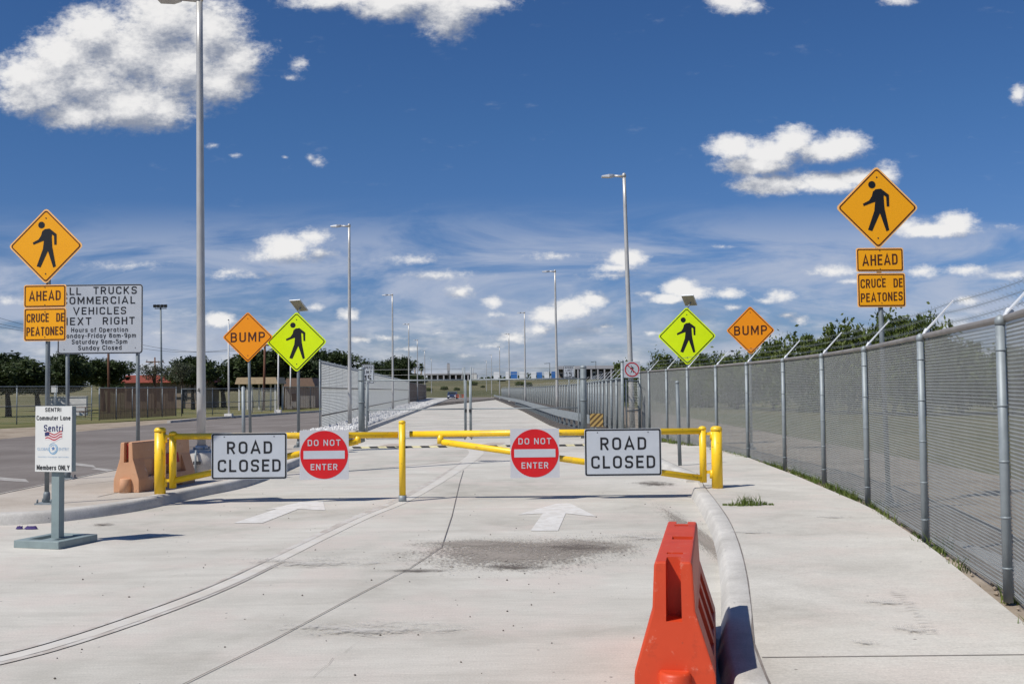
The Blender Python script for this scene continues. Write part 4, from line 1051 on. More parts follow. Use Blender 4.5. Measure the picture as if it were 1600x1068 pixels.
# ------------------------------------------------------------------ yellow swing gate
GY = 16.75
def gpx(u, v): return P(u, v, GY)
def build_swing_gate():
    def bollard(label, u, vt, vb, zb):
        b = gpx(u, vb); top = gpx(u, vt).z
        t = thing('bollard', label, 'bollard', (b.x, GY, zb), 0, 'yellow bollards of the swing gate'); h = top - zb
        m = MB(); m.lathe([(.087, -.02), (.087, h - .07)], n=24); m.build('shaft', YEL, t)
        m = MB(); m.lathe([(.093, h - .075), (.093, h - .05), (.086, h - .025), (.066, h - .008), (.035, h - .001), (.006, h)], n=24); m.build('cap', YEL, t)
    bollard('thick yellow bollard beside the faded orange barriers', 250, 667, 767, .15)
    bollard('thick yellow bollard on the right pavement near the grass tuft', 1121, 665, 767, .15)
    b = gpx(630, 779); top = gpx(630, 656).z
    t = thing('latch_post', 'slim yellow post standing between the two swing gate arms', 'post', (b.x, GY - .1, 0))
    m = MB(); m.lathe([(.052, .09), (.052, top - .03)], n=18); m.build('shaft', YEL, t)
    m = MB(); m.lathe([(.056, top - .05), (.056, top - .02), (.04, top - .005), (.01, top)], n=18); m.build('cap', YEL, t)
    m = MB(); m.lathe([(.062, 0), (.062, .1)], n=18); m.build('sleeve', GALV, t)
    r = .050
    def arm(label, ux, vt, vb, hx, tip, dend, dstart, stub, bx):
        o = gpx(ux, vb); o.z = 0
        t = thing('swing_gate', label, 'gate', (o.x, GY, 0), 0, 'yellow swing gates')
        L = lambda u, v: gpx(u, v) - Vector((o.x, GY, 0))
        m = MB(); a, c = L(ux, vt), L(ux, vb); m.tube([(0, 0, c.z), (0, 0, a.z)], .056, 16)
        m.lathe([(.062, a.z - .03), (.062, a.z), (.045, a.z + .02), (.01, a.z + .03)], n=16); m.build('hinge_pipe', YEL, t)
        m = MB(); m.tube([L(ux, tip[2]), L(tip[0], tip[1])], r, 16); m.build('top_rail', YEL, t)
        m = MB(); m.tube([L(*dstart), L(*dend)], r, 16); m.build('diagonal_rail', YEL, t)
        m = MB(); m.tube([L(*stub), L(stub[0], dend[1] + 3)], r, 16); m.build('stub_pipe', YEL, t)
        for v in (681, 750) if ux < 600 else (677, 737):
            p, q = L(ux, v), L(bx, v)
            m = MB(); sgn = 1 if q.x > p.x else -1
            m.box((p.x * .45 + q.x * .55, 0, p.z), (abs(q.x - p.x) * .75, .05, .045)); m.tube([(p.x * .4 + q.x * .6, 0, p.z - .1), (p.x * .4 + q.x * .6, 0, p.z + .03)], .035, 12); m.build('hinge_bracket', YEL, t)
    arm('left yellow swing gate arm carrying the left road closed sign', 270, 676, 762, 1, (622, 679, 681.5), (559, 689), (270, 751), (559, 681), 250)
    arm('right yellow swing gate arm carrying the right road closed sign', 1099, 668, 753, -1, (640, 678, 673), (690, 690), (1099, 747), (688, 679), 1121)

    def board(nm, label, cat, cx, cy, group):
        c = gpx(cx, cy); return thing(nm, label, cat, (c.x, GY - .085, c.z), 0, group)
    # ROAD CLOSED
    k = GY / F
    for (cx, cy, w, h, label, tilt) in ((391.5, 711.5, 117, 71.5, 'white road closed sign on the left gate arm next to the faded barriers', .0), (972.5, 705.5, 119, 73, 'white road closed sign on the right gate arm above the orange barrier', .0)):
        t = board('road_closed_sign', label, 'sign', cx, cy, 'road closed signs on the gate'); t.rotation_euler = (0, R(0.0), 0)
        W, H = w * k, h * k; rc = .035
        MB().prism(rrect(W, H, rc), -.003, .003).build('plate', SIGNW, t)
        MB().ring(rrect(W - .016, H - .016, rc - .006), rrect(W - .062, H - .062, rc - .018), -.0055, -.002).build('border', BLK, t)
        m = MB(); text(m, 'ROAD', 0.005, .185 * H, .60 * W, .265 * H, -.006, .022, 1.12); text(m, 'CLOSED', 0, -.205 * H, .835 * W, .265 * H, -.006, .022, 1.08); m.build('lettering', BLK, t, recalc=False)
        m = MB()
        for bx in (-.33, .33): m.add([(x, -.0065, z) for x, z in circ(.009, 10, bx * W, .42 * H)], [list(range(10))])
        m.build('bolt_heads', DARKM, t)
        m = MB()
        for bx in (-.33, .33): m.box((bx * W, .022, .40 * H), (.03, .03, .04)); m.box((bx * W, .022, -.36 * H), (.03, .03, .04))
        m.build('mounting_clips', GALV, t)
    for (cx, cy, label) in ((508, 709.5, 'round red do not enter sign on the left gate arm'), (835.5, 707, 'round red do not enter sign on the right gate arm')):
        t = board('do_not_enter_sign', label, 'sign', cx, cy, 'do not enter signs on the gate')
        W = 76 * k
        MB().prism(rrect(W, W, .012), -.003, .003).build('plate', SIGNP, t)
        MB().prism(circ(W * .487, 56), -.0055, -.0025).build('red_disc', RED, t)
        m = MB(); m.prism(rrect(W * .84, W * .165, .004), -.0075, -.005); m.build('white_bar', SIGNW, t)
        m = MB(); text(m, 'DO NOT', 0, .245 * W, .67 * W, .125 * W, -.0085, .016, 1.12); text(m, 'ENTER', 0, -.245 * W, .55 * W, .125 * W, -.0085, .016, 1.1); m.build('lettering', SIGNW, t, recalc=False)
        m = MB(); m.box((0, .022, .3 * W), (.04, .03, .05)); m.build('mounting_clip', GALV, t)
build_swing_gate()

# ------------------------------------------------------------------ road signs on posts
def diamond(parent, cx, cz, hd, mat, ink, kind, y=-.05, rim=None):
    side = hd * math.sqrt(2) * 1.045; r = side * .06
    pl = MB().prism(rrect(side, side, r, 5, cx, cz, R(45)), y - .003, y + .003).build('warning_plate', rim or mat, parent)
    MB().prism(rrect(side * .955, side * .955, r * .85, 5, cx, cz, R(45)), y - .0055, y - .002).build('sheeting', mat, pl)
    MB().ring(rrect(side * .945, side * .945, r * .8, 5, cx, cz, R(45)), rrect(side * .905, side * .905, r * .6, 5, cx, cz, R(45)), y - .0075, y - .005).build('border', ink, pl)
    m = MB()
    if kind == 'walker': walker(m, hd, cx, cz, y - .008); m.build('walking_figure', BLK, pl, recalc=False)
    else: text(m, kind, cx, cz, hd * 1.42, hd * .40, y - .008, .018, 1.06, shear=.02); m.build('lettering', ink, pl, recalc=False)
    m = MB()
    for s in (-1, 1): m.add([(x, y - .0085, z) for x, z in circ(hd * .02, 10, cx, cz + s * hd * .76)], [list(range(10))])
    m.build('bolt_heads', DARKM, pl)
    return pl
def plaque(parent, cx, cz, w, h, lines, mat, ink, rim, y=-.05, shear=.02):
    pl = MB().prism(rrect(w, h, .03, 5, cx, cz), y - .003, y + .003).build('plaque', rim, parent)
    MB().prism(rrect(w * .965, h - w * .035, .028, 5, cx, cz), y - .0055, y - .002).build('sheeting', mat, pl)
    MB().ring(rrect(w * .955, h - w * .045, .026, 5, cx, cz), rrect(w * .955 - .03, h - w * .045 - .03, .014, 5, cx, cz), y - .0075, y - .005).build('border', ink, pl)
    m = MB()
    for (s, fx, fz, fw, fh) in lines: text(m, s, cx + fx * w, cz + fz * h, fw * w, fh * h, y - .008, .010, 1.06, shear, T=.14)
    m.build('lettering', ink, pl, recalc=False)
    m = MB()
    for s in (-1, 1): m.add([(x, y - .0085, z) for x, z in circ(.008, 10, cx, cz + s * h * .38)], [list(range(10))])
    m.build('bolt_heads', DARKM, pl)
    return pl
def sign_post(parent, x0, x1, z0, z1, r, base=True, mat=None):
    m = MB(); m.tube([(x0, 0, z0), (x1, 0, z1)], r, 14); m.build('post', mat or GALVD, parent)
    if base:
        m = MB(); m.box((x0, 0, z0 + .012), (.26, .22, .024)); m.build('base_plate', GALV, parent)
        m = MB(); m.lathe([(r * 1.5, z0 + .02), (r * 1.45, z0 + .14), (r * 1.1, z0 + .18)], (x0, 0, 0), 14)
        for (a, b) in ((-.1, -.08), (.1, -.08), (-.1, .08), (.1, .08)): m.lathe([(.014, z0 + .02), (.014, z0 + .075)], (x0 + a, b, 0), 8)
        m.build('anchor_collar', GALVD, parent)

def build_post_signs():
    # left pedestrian assembly
    b = G(73, 787, .15); Y = b.y; k = Y / F
    t = thing('pedestrian_sign', 'amber pedestrian diamond with ahead and cruce de peatones plaques before the white truck sign', 'sign', b, R(-3))
    L = lambda u, v: P(u, v, Y) - b
    top = L(75, 330)
    sign_post(t, 0, L(75.5, 440).x, 0, L(75, 345).z, .033)
    c = L(74.5, 385); diamond(t, c.x, c.z, 57.5 * k, SIGNY, MAROON, 'walker', rim=PEACH)
    c = L(73, 463); plaque(t, c.x, c.z, 68 * k, 36 * k, [('AHEAD', 0, .02, .74, .42)], SIGNY, MAROON, PEACH)
    c = L(73, 507); plaque(t, c.x, c.z, 68 * k, 52 * k, [('CRUCE', -.17, .20, .52, .26), ('DE', .36, .21, .18, .26), ('PEATONES', 0, -.20, .86, .26)], SIGNY, MAROON, PEACH)
    # right pedestrian assembly, behind the fence
    b = G(1389, 788, .0); Y = b.y; k = Y / F
    t = thing('pedestrian_sign', 'amber pedestrian diamond with ahead and cruce de peatones plaques rising behind the right fence', 'sign', b, R(2))
    L = lambda u, v: P(u, v, Y) - b
    sign_post(t, 0, L(1369, 345).x, 0, L(1369, 290).z, .036)
    c = L(1368.5, 325.5); diamond(t, c.x, c.z, 63 * k, SIGNY, MAROON, 'walker', rim=PEACH)
    c = L(1372.5, 406.5); plaque(t, c.x, c.z, 75 * k, 37.5 * k, [('AHEAD', 0, .0, .74, .45)], SIGNY, MAROON, PEACH, shear=.04)
    c = L(1375, 453.5); plaque(t, c.x, c.z, 76.5 * k, 53.5 * k, [('CRUCE', -.17, .20, .52, .26), ('DE', .345, .21, .185, .26), ('PEATONES', 0, -.20, .86, .26)], SIGNY, MAROON, PEACH, shear=.04)
    # white truck sign
    b = G(106, 748, .15); Y = b.y; k = Y / F
    t = thing('truck_route_sign', 'wide white board directing all trucks to the next right, on two posts', 'sign', b, 0)
    L = lambda u, v: P(u, v, Y) - b
    sign_post(t, 0, L(105, 500).x, 0, L(105, 470).z, .035)
    x2 = L(216, 690).x; sign_post(t, x2, L(215, 500).x, .0, L(215, 470).z, .035)
    c = L(158.3, 498.5); W, H = 133 * k, 108.5 * k; y = -.05
    pl = MB().prism(rrect(W, H, .06, 6, c.x, c.z), y - .003, y + .003).build('board', SIGNW, t)
    MB().ring(rrect(W - .012, H - .012, .055, 6, c.x, c.z), rrect(W - .048, H - .048, .04, 6, c.x, c.z), y - .0055, y - .002).build('border', BLK, pl)
    m = MB()
    def ln(s, u0, u1, vc, h, bold, sp): 
        a = L((u0 + u1) / 2, vc); text(m, s, a.x, a.z, (u1 - u0) * k, h * k, y - .006, bold, sp)
    ln('ALL', 97, 128.5, 455.3, 11.6, .022, 1.1); ln('TRUCKS', 147.5, 215.5, 453.8, 11.6, .022, 1.12)
    ln('COMMERCIAL', 98, 213, 469.3, 11.6, .022, 1.1)
    ln('VEHICLES', 116, 199, 485.5, 11.6, .022, 1.1)
    ln('NEXT', 98, 144.5, 502, 11.8, .022, 1.12); ln('RIGHT', 162, 212, 501, 11.6, .022, 1.12)
    ln('Hours of Operation', 113, 201.5, 516, 9, .012, 1.12)
    ln('Monday-Friday 8am-9pm', 98.5, 214, 525, 9, .012, 1.12)
    ln('Saturday 9am-5pm', 114, 200.5, 534.5, 9, .012, 1.12)
    ln('Sunday Closed', 124, 191.5, 544, 9, .012, 1.12)
    m.build('lettering', BLK, pl, recalc=False)
    m = MB()
    for (u, v) in ((102, 546), (213, 543)): a = L(u, v); m.add([(x, y - .0065, z) for x, z in circ(.009, 10, a.x, a.z)], [list(range(10))])
    m.build('bolt_heads', DARKM, pl)
    # orange bump signs
    for (u, v, hdx, ub, vb, zb, label) in ((388, 526.5, 38, 391.5, 704, .15, 'orange bump diamond left of the road beside a lime sign'), (1172, 516, 36.5, 1174, 702, .0, 'orange bump diamond beyond the right fence beside a lime sign')):
        b = G(ub, vb, zb); Y = b.y; k = Y / F
        t = thing('bump_sign', label, 'sign', b, 0, 'bump signs'); c = P(u, v, Y) - b
        sign_post(t, 0, c.x * .9, 0, c.z + hdx * k * .6, .038)
        diamond(t, c.x, c.z, hdx * k, SIGNO, MAROON, 'BUMP')
    # lime pedestrian signs with a solar panel
    for (u, v, hdx, ub, vb, zb, us, vs, label) in ((464, 534, 45.5, 466.5, 699, .15, 467, 477, 'lime walking figure diamond with a small solar panel left of the road'), (1073, 525, 44, 1076, 694, .0, 1077, 469, 'lime walking figure diamond with a small solar panel at the right fence')):
        b = G(ub, vb, zb); Y = b.y; k = Y / F
        t = thing('crosswalk_sign', label, 'sign', b, 0, 'lime pedestrian signs'); c = P(u, v, Y) - b; q = P(us, vs, Y) - b
        sign_post(t, 0, c.x + 2 * k, 0, c.z + hdx * k, .042)
        m = MB(); m.tube([(c.x + 2 * k, 0, c.z + hdx * k), (q.x + .05, .02, q.z - .05)], .02, 8); m.build('panel_bracket', GALV, t)
        rot = Matrix.Rotation(R(-28), 3, 'Z') @ Matrix.Rotation(R(-38), 3, 'X')
        sp = MB().box((q.x, 0, q.z), (.38, .46, .03), rot).build('solar_panel', ARMW, t)
        MB().box(Vector((q.x, 0, q.z)) + rot @ Vector((0, 0, -.017)), (.345, .425, .008), rot).build('panel_back', PANELD, sp)
        MB().box(Vector((q.x, 0, q.z)) + rot @ Vector((0, 0, .018)), (.35, .43, .01), rot).build('solar_cells', GLASS, sp)
        diamond(t, c.x, c.z, hdx * k, SIGNG, BLK, 'walker')
    # bare stub posts
    for (ub, vb, ut, vt, zb, label) in ((381, 704, 380, 605, .15, 'bare grey stub post left of the bump sign post'), (1062.5, 727, 1058, 597, .15, 'bare dark stub post on the right pavement behind the gate')):
        b = G(ub, vb, zb); tp = P(ut, vt, b.y) - b
        t = thing('stub_post', label, 'post', b, 0, 'bare stub posts')
        m = MB(); m.tube([(0, 0, 0), (tp.x, 0, tp.z)], .038 if ub > 900 else .05, 12); m.build('shaft', GALVD if ub > 900 else GALV, t)
        m = MB(); m.lathe([(.045, tp.z - .02), (.045, tp.z + .01), (.02, tp.z + .03)], (tp.x, 0, 0), 12); m.build('cap', GALV, t)
build_post_signs()

# ------------------------------------------------------------------ commuter lane stand
def build_stand():
    b = G(88, 850, 0)
    t = thing('lane_sign_stand', 'portable commuter lane sign on a grey green stand in the left lane', 'sign stand', b, R(-17))
    k = b.y / F
    m = MB(); w, d, h = .62, .66, .085
    for (c, s) in (((0, -d / 2 + .06, h / 2), (w, .12, h)), ((0, d / 2 - .06, h / 2), (w, .12, h)), ((-w / 2 + .05, 0, h / 2), (.1, d - .24, h)), ((w / 2 - .05, 0, h / 2), (.1, d - .24, h)), ((0, 0, h / 2 - .004), (.14, d - .24, h - .008))):
        m.box(c, s)
    o = m.build('base_frame', GREENP, t)
    bv = o.modifiers.new('bevel', 'BEVEL'); bv.width = .004; bv.segments = 1
    zt = (P(85, 634, b.y) - b).z; zb = (P(85, 736, b.y) - b).z
    m = MB(); m.box((0, .02, (.08 + zt * .96) / 2), (.105, .09, zt * .96 - .08)); m.build('upright', GREENP, t)
    W, H = 66 * k * 1.03, zt - zb; cz = (zt + zb) / 2; y = -.06
    MB().box((0, -.025, cz), (W + .012, .055, H - .01)).build('backing_box', GREENP, t)
    pl = MB().box((0, y + .003, cz), (W, .012, H)).build('panel', PANW, t)
    ink = MB(); yy = y - .005
    text(ink, 'SENTRI', -.01 * W, cz + .445 * H, .44 * W, .06 * H, yy, .018, T=.19)
    text(ink, 'Commuter Lane', 0, cz + .32 * H, .93 * W, .068 * H, yy, .018, T=.19)
    text(ink, 'Members ONLY', 0, cz - .435 * H, .90 * W, .075 * H, yy, .022, T=.19)
    ink.build('lettering', BLK, pl, recalc=False)
    q = MB(); text(q, 'Sentri', .0 * W, cz + .165 * H, .52 * W, .10 * H, yy, .03, T=.17); q.build('logo_lettering', NAVY, pl, recalc=False)
    # waving striped flag under the word
    for (nm, mt, ph) in (('flag_red_stripes', M('flag_red', (0.42, 0.04, 0.05), .6), 0), ('flag_pale_stripes', M('flag_pale', (0.72, 0.62, 0.62), .6), 1)):
        m = MB()
        for s in range(ph, 6, 2):
            v = []
            for i in range(17):
                x = -.22 * W + .46 * W * i / 16; z = cz + .085 * H - s * .020 * H + .022 * H * math.sin(i / 16 * 2.4 * PI + .6) + .02 * H * (i / 16)
                v += [(x, yy, z), (x, yy, z - .019 * H)]
            m.add(v, [(2 * i, 2 * i + 2, 2 * i + 3, 2 * i + 1) for i in range(16)])
        m.build(nm, mt, pl, recalc=False)
    m = MB(); m.add([(-.23 * W, yy - .002, cz + .098 * H), (-.11 * W, yy - .002, cz + .104 * H), (-.11 * W, yy - .002, cz + .055 * H), (-.23 * W, yy - .002, cz + .04 * H)], [(0, 1, 2, 3)])
    m.build('flag_canton', NAVY, pl, recalc=False)
    m = MB(); text(m, 'GLOBAL', -.28 * W, cz - .155 * H, .32 * W, .045 * H, yy, 0); text(m, 'ENTRY', .29 * W, cz - .155 * H, .28 * W, .045 * H, yy, 0)
    text(m, 'TRUSTED TRAVELER NETWORK', 0, cz - .275 * H, .86 * W, .018 * H, yy, 0); m.build('emblem_lettering', PALEI, pl, recalc=False)
    def arcs(rad, wd, a0, a1):
        v = []
        for i in range(25):
            a = R(a0 + (a1 - a0) * i / 24)
            for r_ in (rad - wd / 2, rad + wd / 2): v.append((r_ * math.cos(a), yy, cz - .15 * H + r_ * math.sin(a)))
        return v
    m = MB()
    for (rad, wd, a0, a1) in ((.115 * W, .022 * W, -200, 60), (.085 * W, .012 * W, -100, 150), (.125 * W, .012 * W, 70, 150)): m.add(arcs(rad, wd, a0, a1), [(2 * i, 2 * i + 1, 2 * i + 3, 2 * i + 2) for i in range(24)])
    m.build('emblem_swirl', M('emblem_blue', (0.16, 0.36, 0.55), .6), pl, recalc=False)
    m = MB(); st = [(.055 * W * (1 if i % 2 == 0 else .4) * math.sin(PI * i / 5), cz - .145 * H + .055 * W * (1 if i % 2 == 0 else .4) * math.cos(PI * i / 5)) for i in range(10)]
    m.add([(x, yy - .001, z) for x, z in st], [list(range(10))]); m.build('emblem_star', BLUEI, pl, recalc=False)
build_stand()

# ------------------------------------------------------------------ barriers
def cut(ob, boxes):
    """boolean boxes / prisms out of an object's mesh (done once, no modifiers left)"""
    for me in boxes:
        c = bpy.data.objects.new('cutter', me); COL.objects.link(c)
        md = ob.modifiers.new('cut', 'BOOLEAN'); md.operation = 'DIFFERENCE'; md.object = c; md.solver = 'EXACT'
        bpy.context.view_layer.update()
        nm = bpy.data.meshes.new_from_object(ob.evaluated_get(bpy.context.evaluated_depsgraph_get()))
        ob.modifiers.clear(); old = ob.data; ob.data = nm
        bpy.data.objects.remove(c); bpy.data.meshes.remove(old)
def barrier_mesh(L, H, wt, wb, mat):
    """profile in xz swept along +y from 0 (near end)"""
    tp, bs = wt / 2, wb / 2
    prof = [(-bs, 0.0), (-bs, .23 * H), (-bs * .985, .265 * H), (-tp * 1.14, .67 * H), (-tp * 1.02, .97 * H), (-tp * .95, H), (tp * .95, H), (tp * 1.02, .97 * H), (tp * 1.14, .67 * H), (bs * .985, .265 * H), (bs, .23 * H), (bs, 0.0)]
    m = MB().prism(prof, 0, L); me = m.mesh('body')
    bm = bmesh.new(); bm.from_mesh(me); bmesh.ops.recalc_face_normals(bm, faces=bm.faces)
    bmesh.ops.bevel(bm, geom=[e for e in bm.edges if abs(e.calc_face_angle(0)) > .3], offset=.012, segments=2, affect='EDGES', profile=.6)
    bm.to_mesh(me); bm.free()
    me.materials.append(mat)
    ob = bpy.data.objects.new('body', me); COL.objects.link(ob)
    bx = lambda c, s: MB().box(c, s).mesh('cutter')
    cs = []
    cs.append(MB().prism([(-wt * .21, .60 * H), (wt * .21, .60 * H), (wt * .19, H * 1.1), (-wt * .19, H * 1.1)], -.1, .17).mesh('cutter'))
    cs.append(MB().prism([(-wt * .21, .60 * H), (wt * .21, .60 * H), (wt * .19, H * 1.1), (-wt * .19, H * 1.1)], L - .13, L + .1).mesh('cutter'))
    cs.append(bx((wt * .12, L * .53, H), (wt * .62, .13, .16)))
    cs.append(bx((0, .30, H), (wt * .45, .06, .05)))
    cs.append(bx((0, L - .22, H), (wt * .45, .06, .05)))
    # recessed fields in the sloping sides
    for s in (-1, 1):
        for yc in (L * .25, L * .5, L * .75):
            cs.append(bx((s * (bs * .74), yc, .46 * H), (wb * .22, L * .17, .34 * H)))
    # lift slots through the foot
    for yc in (L * .3, L * .7): cs.append(bx((0, yc, .05), (wb * 1.2, .22, .14)))
    for c in cs:
        b2 = bmesh.new(); b2.from_mesh(c); bmesh.ops.recalc_face_normals(b2, faces=b2.faces); b2.to_mesh(c); b2.free()
    cut(ob, cs)
    me = ob.data; bpy.data.objects.remove(ob); return me
def barrier(label, a, b, H, wt, wb, mat, group, tape=False):
    """a, b: centres of the top edge at the near and far ends"""
    d = Vector((b.x - a.x, b.y - a.y, 0)); L = d.length
    z0 = a.z - H
    t = thing('traffic_barrier', label, 'barrier', (a.x, a.y, z0), math.atan2(-d.x, d.y), group)
    me = barrier_mesh(L, H, wt, wb, mat)
    link('body', me, mat, t)
    m = MB(); m.lathe([(wb * .21, -.02), (wb * .20, .19), (wb * .17, .205)], (0, -.015, .02), 16); m.build('drain_plug', mat, t)
    if tape:
        for s in (-1, 1):
            m = MB(); m.box((s * (wt * .5 + .045), L * .62, H * .60), (.012, .50, .17), Matrix.Rotation(s * R(-12), 3, 'Y')); m.build('red_tape', FADER, t)
        m = MB(); m.box((0, .075, H * .82), (wt * .30, .02, H * .30)); m.build('red_insert', FADER, t)
    return t
def build_barriers():
    a = G(1051.5, 877, .81); b = G(1066, 814, .81)
    barrier('bright orange plastic barrier standing on the road in the foreground', a, b, .81, .205, .44, ORNG, 'plastic barriers')
    a = G(197, 769, .15); a.z = .15 + .80
    barrier('sun-faded orange barrier with red patches behind the left yellow bollard', a, a + Vector((.20, .98, 0)).normalized() * 1.83, .80, .205, .45, FADE, 'plastic barriers', True)
build_barriers()

# ------------------------------------------------------------------ lamps
def lamp(label, u, Y, vtop, armu, ubase, r0, r1, group='street lamps along the closed road', block=False, zb=None, heady=None):
    zb = zr(Y) + .1 if zb is None else zb
    top = P(u, vtop, Y); base = P(ubase, 640, Y); base.z = zb
    t = thing('street_lamp', label, 'street lamp', base, 0, group)
    T = top - base
    z0 = .0
    if block:
        z0 = .42
        bm_ = MB(); bm_.lathe([(.36, -.05), (.34, z0 - .03), (.31, z0)], n=24); o = bm_.build('concrete_base', CURB, t)
        m = MB()
        for a in range(4):
            x, y = .15 * math.cos(a * PI / 2 + .6), .15 * math.sin(a * PI / 2 + .6); m.lathe([(.018, z0), (.018, z0 + .09)], (x, y, 0), 8)
        m.build('anchor_bolts', GALV, t)
        m = MB(); m.tube([(.0, -.40, -.02), (.0, -.40, .34), (.0, -.36, .46)], .022, 8); m.build('conduit', GALV, t)
        m = MB(); m.box((.02, -.38, .22), (.13, .06, .06)); m.build('conduit_clamp', DARKM, t)
    m = MB(); n = 8
    m.tube([Vector((T.x * k / n, 0, z0 + (T.z - z0) * k / n)) for k in range(n + 1)], [r0 + (r1 - r0) * k / n for k in range(n + 1)], 16); m.build('pole', LAMPP, t)
    m = MB(); m.box((0, 0, z0 + .02), (r0 * 4, r0 * 4, .04)); m.lathe([(r0 * 1.5, z0 + .04), (r0 * 1.2, z0 + .12)], n=16); m.build('base_plate', LAMPP, t)
    A = P(armu, vtop if heady is None else heady, Y) - base
    mid = T.lerp(A, .45); mid.z = T.z - .05
    st = Vector((T.x, 0, T.z - .08))
    m = MB(); m.tube([st, mid, ], [r1 * .85, r1 * .7], 10); m.lathe([(r1 * 1.25, T.z - .1), (r1 * 1.25, T.z), (r1 * .6, T.z + .05)], (T.x, 0, 0), 12); m.build('arm', LAMPP, t)
    d = (A - mid); L = max(.35, abs(d.x)); s = -1 if d.x < 0 else 1
    m = MB(); w = .15
    v = [(0, -.05, -.05), (0, .05, -.05), (0, .05, .05), (0, -.05, .05), (s * L * .4, -w, -.06), (s * L * .4, w, -.06), (s * L * .4, w * .8, .045), (s * L * .4, -w * .8, .045), (s * L, -w * .9, -.05), (s * L, w * .9, -.05), (s * L, w * .8, .0), (s * L, -w * .8, .0)]
    m.add([Vector(p) + mid for p in v], [(0, 1, 2, 3), (0, 4, 5, 1), (1, 5, 6, 2), (2, 6, 7, 3), (3, 7, 4, 0), (4, 8, 9, 5), (5, 9, 10, 6), (6, 10, 11, 7), (7, 11, 8, 4), (8, 11, 10, 9)])
    m.build('lamp_head', LAMPH, t)
    return t, T
def build_lamps():
    Y0 = G(315, 738, .15).y
    t, T = lamp('large lamp pole on a concrete base at left, its head cut by the top edge', 311.5, Y0, -6, 248, 315, .092, .062, block=True, zb=.15)
    c = P(312.5, 609, Y0) - t.location
    m = MB(); text(m, '4', c.x, c.z, .05, .08, c.y - .10, .02); m.build('pole_number', BLK, t, recalc=False)
    H = P(546, 350, 49)
    def by_height(vt, h=9.35):  # distance from the height of the top above the eye
        return F * (h - CAMZ) / (605 - vt)
    specs = [
        ('tall lamp in front of the pale grey chain link fence, arm reaching left', 545.5, 351, 517, 546.5, .095, .055),
        ('lamp second along the stone bank, arm reaching left', 613, 459.5, 597, 614, .095, .055),
        ('lamp third along the stone bank, arm reaching left', 638.5, 505.5, 629, 639, .095, .055),
        ('lamp fourth along the stone bank, thin against the clouds', 652, 530.5, 646, 652.5, .1, .06),
        ('lamp fifth along the stone bank, near the palms', 663.5, 547, 659, 664, .1, .06),
        ('lamp sixth along the stone bank, small and far', 674, 560, 671, 674.5, .1, .06),
        ('tall lamp carrying the no pedestrian sign, arm reaching left', 975, 272.5, 940, 988, .105, .06),
        ('lamp second along the right side of the closed road', 867, 422.5, 847, 871, .1, .055),
        ('lamp third along the right side of the closed road', 819.5, 487.5, 808, 821, .1, .055),
        ('lamp fourth along the right side of the closed road', 795, 521, 788, 796, .1, .06),
        ('lamp fifth along the right side of the closed road', 780.5, 541, 776, 781, .1, .06),
        ('lamp sixth along the right side of the closed road', 768, 554, 764, 768.5, .1, .06),
        ('lamp seventh along the right side, tiny beside the gate centre', 760, 563, 757, 760.5, .1, .06),
    ]
    for (lb, u, vt, ua, ub, r0, r1) in specs:
        Y = by_height(vt + (0.01 * (u - 800)))
        lamp(lb, u, Y, vt, ua, ub, r0, r1, heady=vt + 3)
    # no pedestrian sign on the near right lamp
    Y = by_height(272.5 + 1.75) - .14
    c = P(987.5, 577, Y); k = Y / F; W = 25.5 * k
    t = thing('no_pedestrian_sign', 'small white square sign with red circle and slashed walking figure on a lamp pole', 'sign', c)
    MB().prism(rrect(W, W, .03), -.004, .004).build('plate', SIGNW, t)
    m = MB(); walker(m, W * .36, 0, 0, -.006); m.build('walking_figure', BLK, t, recalc=False)
    rd = M('prohibition_red', (0.42, 0.02, 0.035), .5)
    m = MB(); m.ring(circ(W * .45, 40), circ(W * .375, 40), -.008, -.004); m.build('red_ring', rd, t)
    m = MB(); m.box((0, -.007, 0), (W * .78, .003, W * .07), Matrix.Rotation(R(45), 3, 'Y')); m.build('red_slash', rd, t)
    m = MB(); m.box((0, .03, .12), (.22, .05, .03)); m.box((0, .03, -.12), (.22, .05, .03)); m.build('pole_straps', GALV, t)
    # hazard board by the gate post
    Yh = 34.3; c = P(932, 656, Yh); W = 20.5 * Yh / F
    b = Vector((c.x, Yh, 0.02)); t = thing('hazard_board', 'small square board with brown and tan diagonal stripes beside the right gate post', 'sign', b)
    cz = c.z - b.z
    MB().prism(rrect(W, W, .01, 3, 0, cz), -.003, .003).build('plate', M('tan_sheeting', (0.42, 0.28, 0.09), .6), t)
    m = MB(); hw = W / 2
    for k in range(-2, 3):
        o = k * W * .42
        poly = [(-hw, o - hw), (-hw, o - hw + .19 * W), (hw, o + hw + .19 * W), (hw, o + hw)]
        # clip to the square
        def clip(pp, ax, lim, keep_less):
            out = []
            for i in range(len(pp)):
                a, b_ = pp[i], pp[(i + 1) % len(pp)]
                ia = (a[ax] <= lim) if keep_less else (a[ax] >= lim); ib = (b_[ax] <= lim) if keep_less else (b_[ax] >= lim)
                if ia: out.append(a)
                if ia != ib:
                    s = (lim - a[ax]) / (b_[ax] - a[ax]); out.append((a[0] + (b_[0] - a[0]) * s, a[1] + (b_[1] - a[1]) * s))
            return out
        poly = clip(clip(poly, 1, hw, True), 1, -hw, False) if poly else poly
        if len(poly) > 2: m.add([(x, -.005, cz + z) for x, z in poly], [list(range(len(poly)))])
    m.build('dark_stripes', M('dark_brown_sheeting', (0.10, 0.06, 0.02), .6), t, recalc=False)
    m = MB(); m.tube([(-.02, .03, 0), (-.02, .03, cz + hw * .8)], .025, 8); m.build('post', GALV, t)
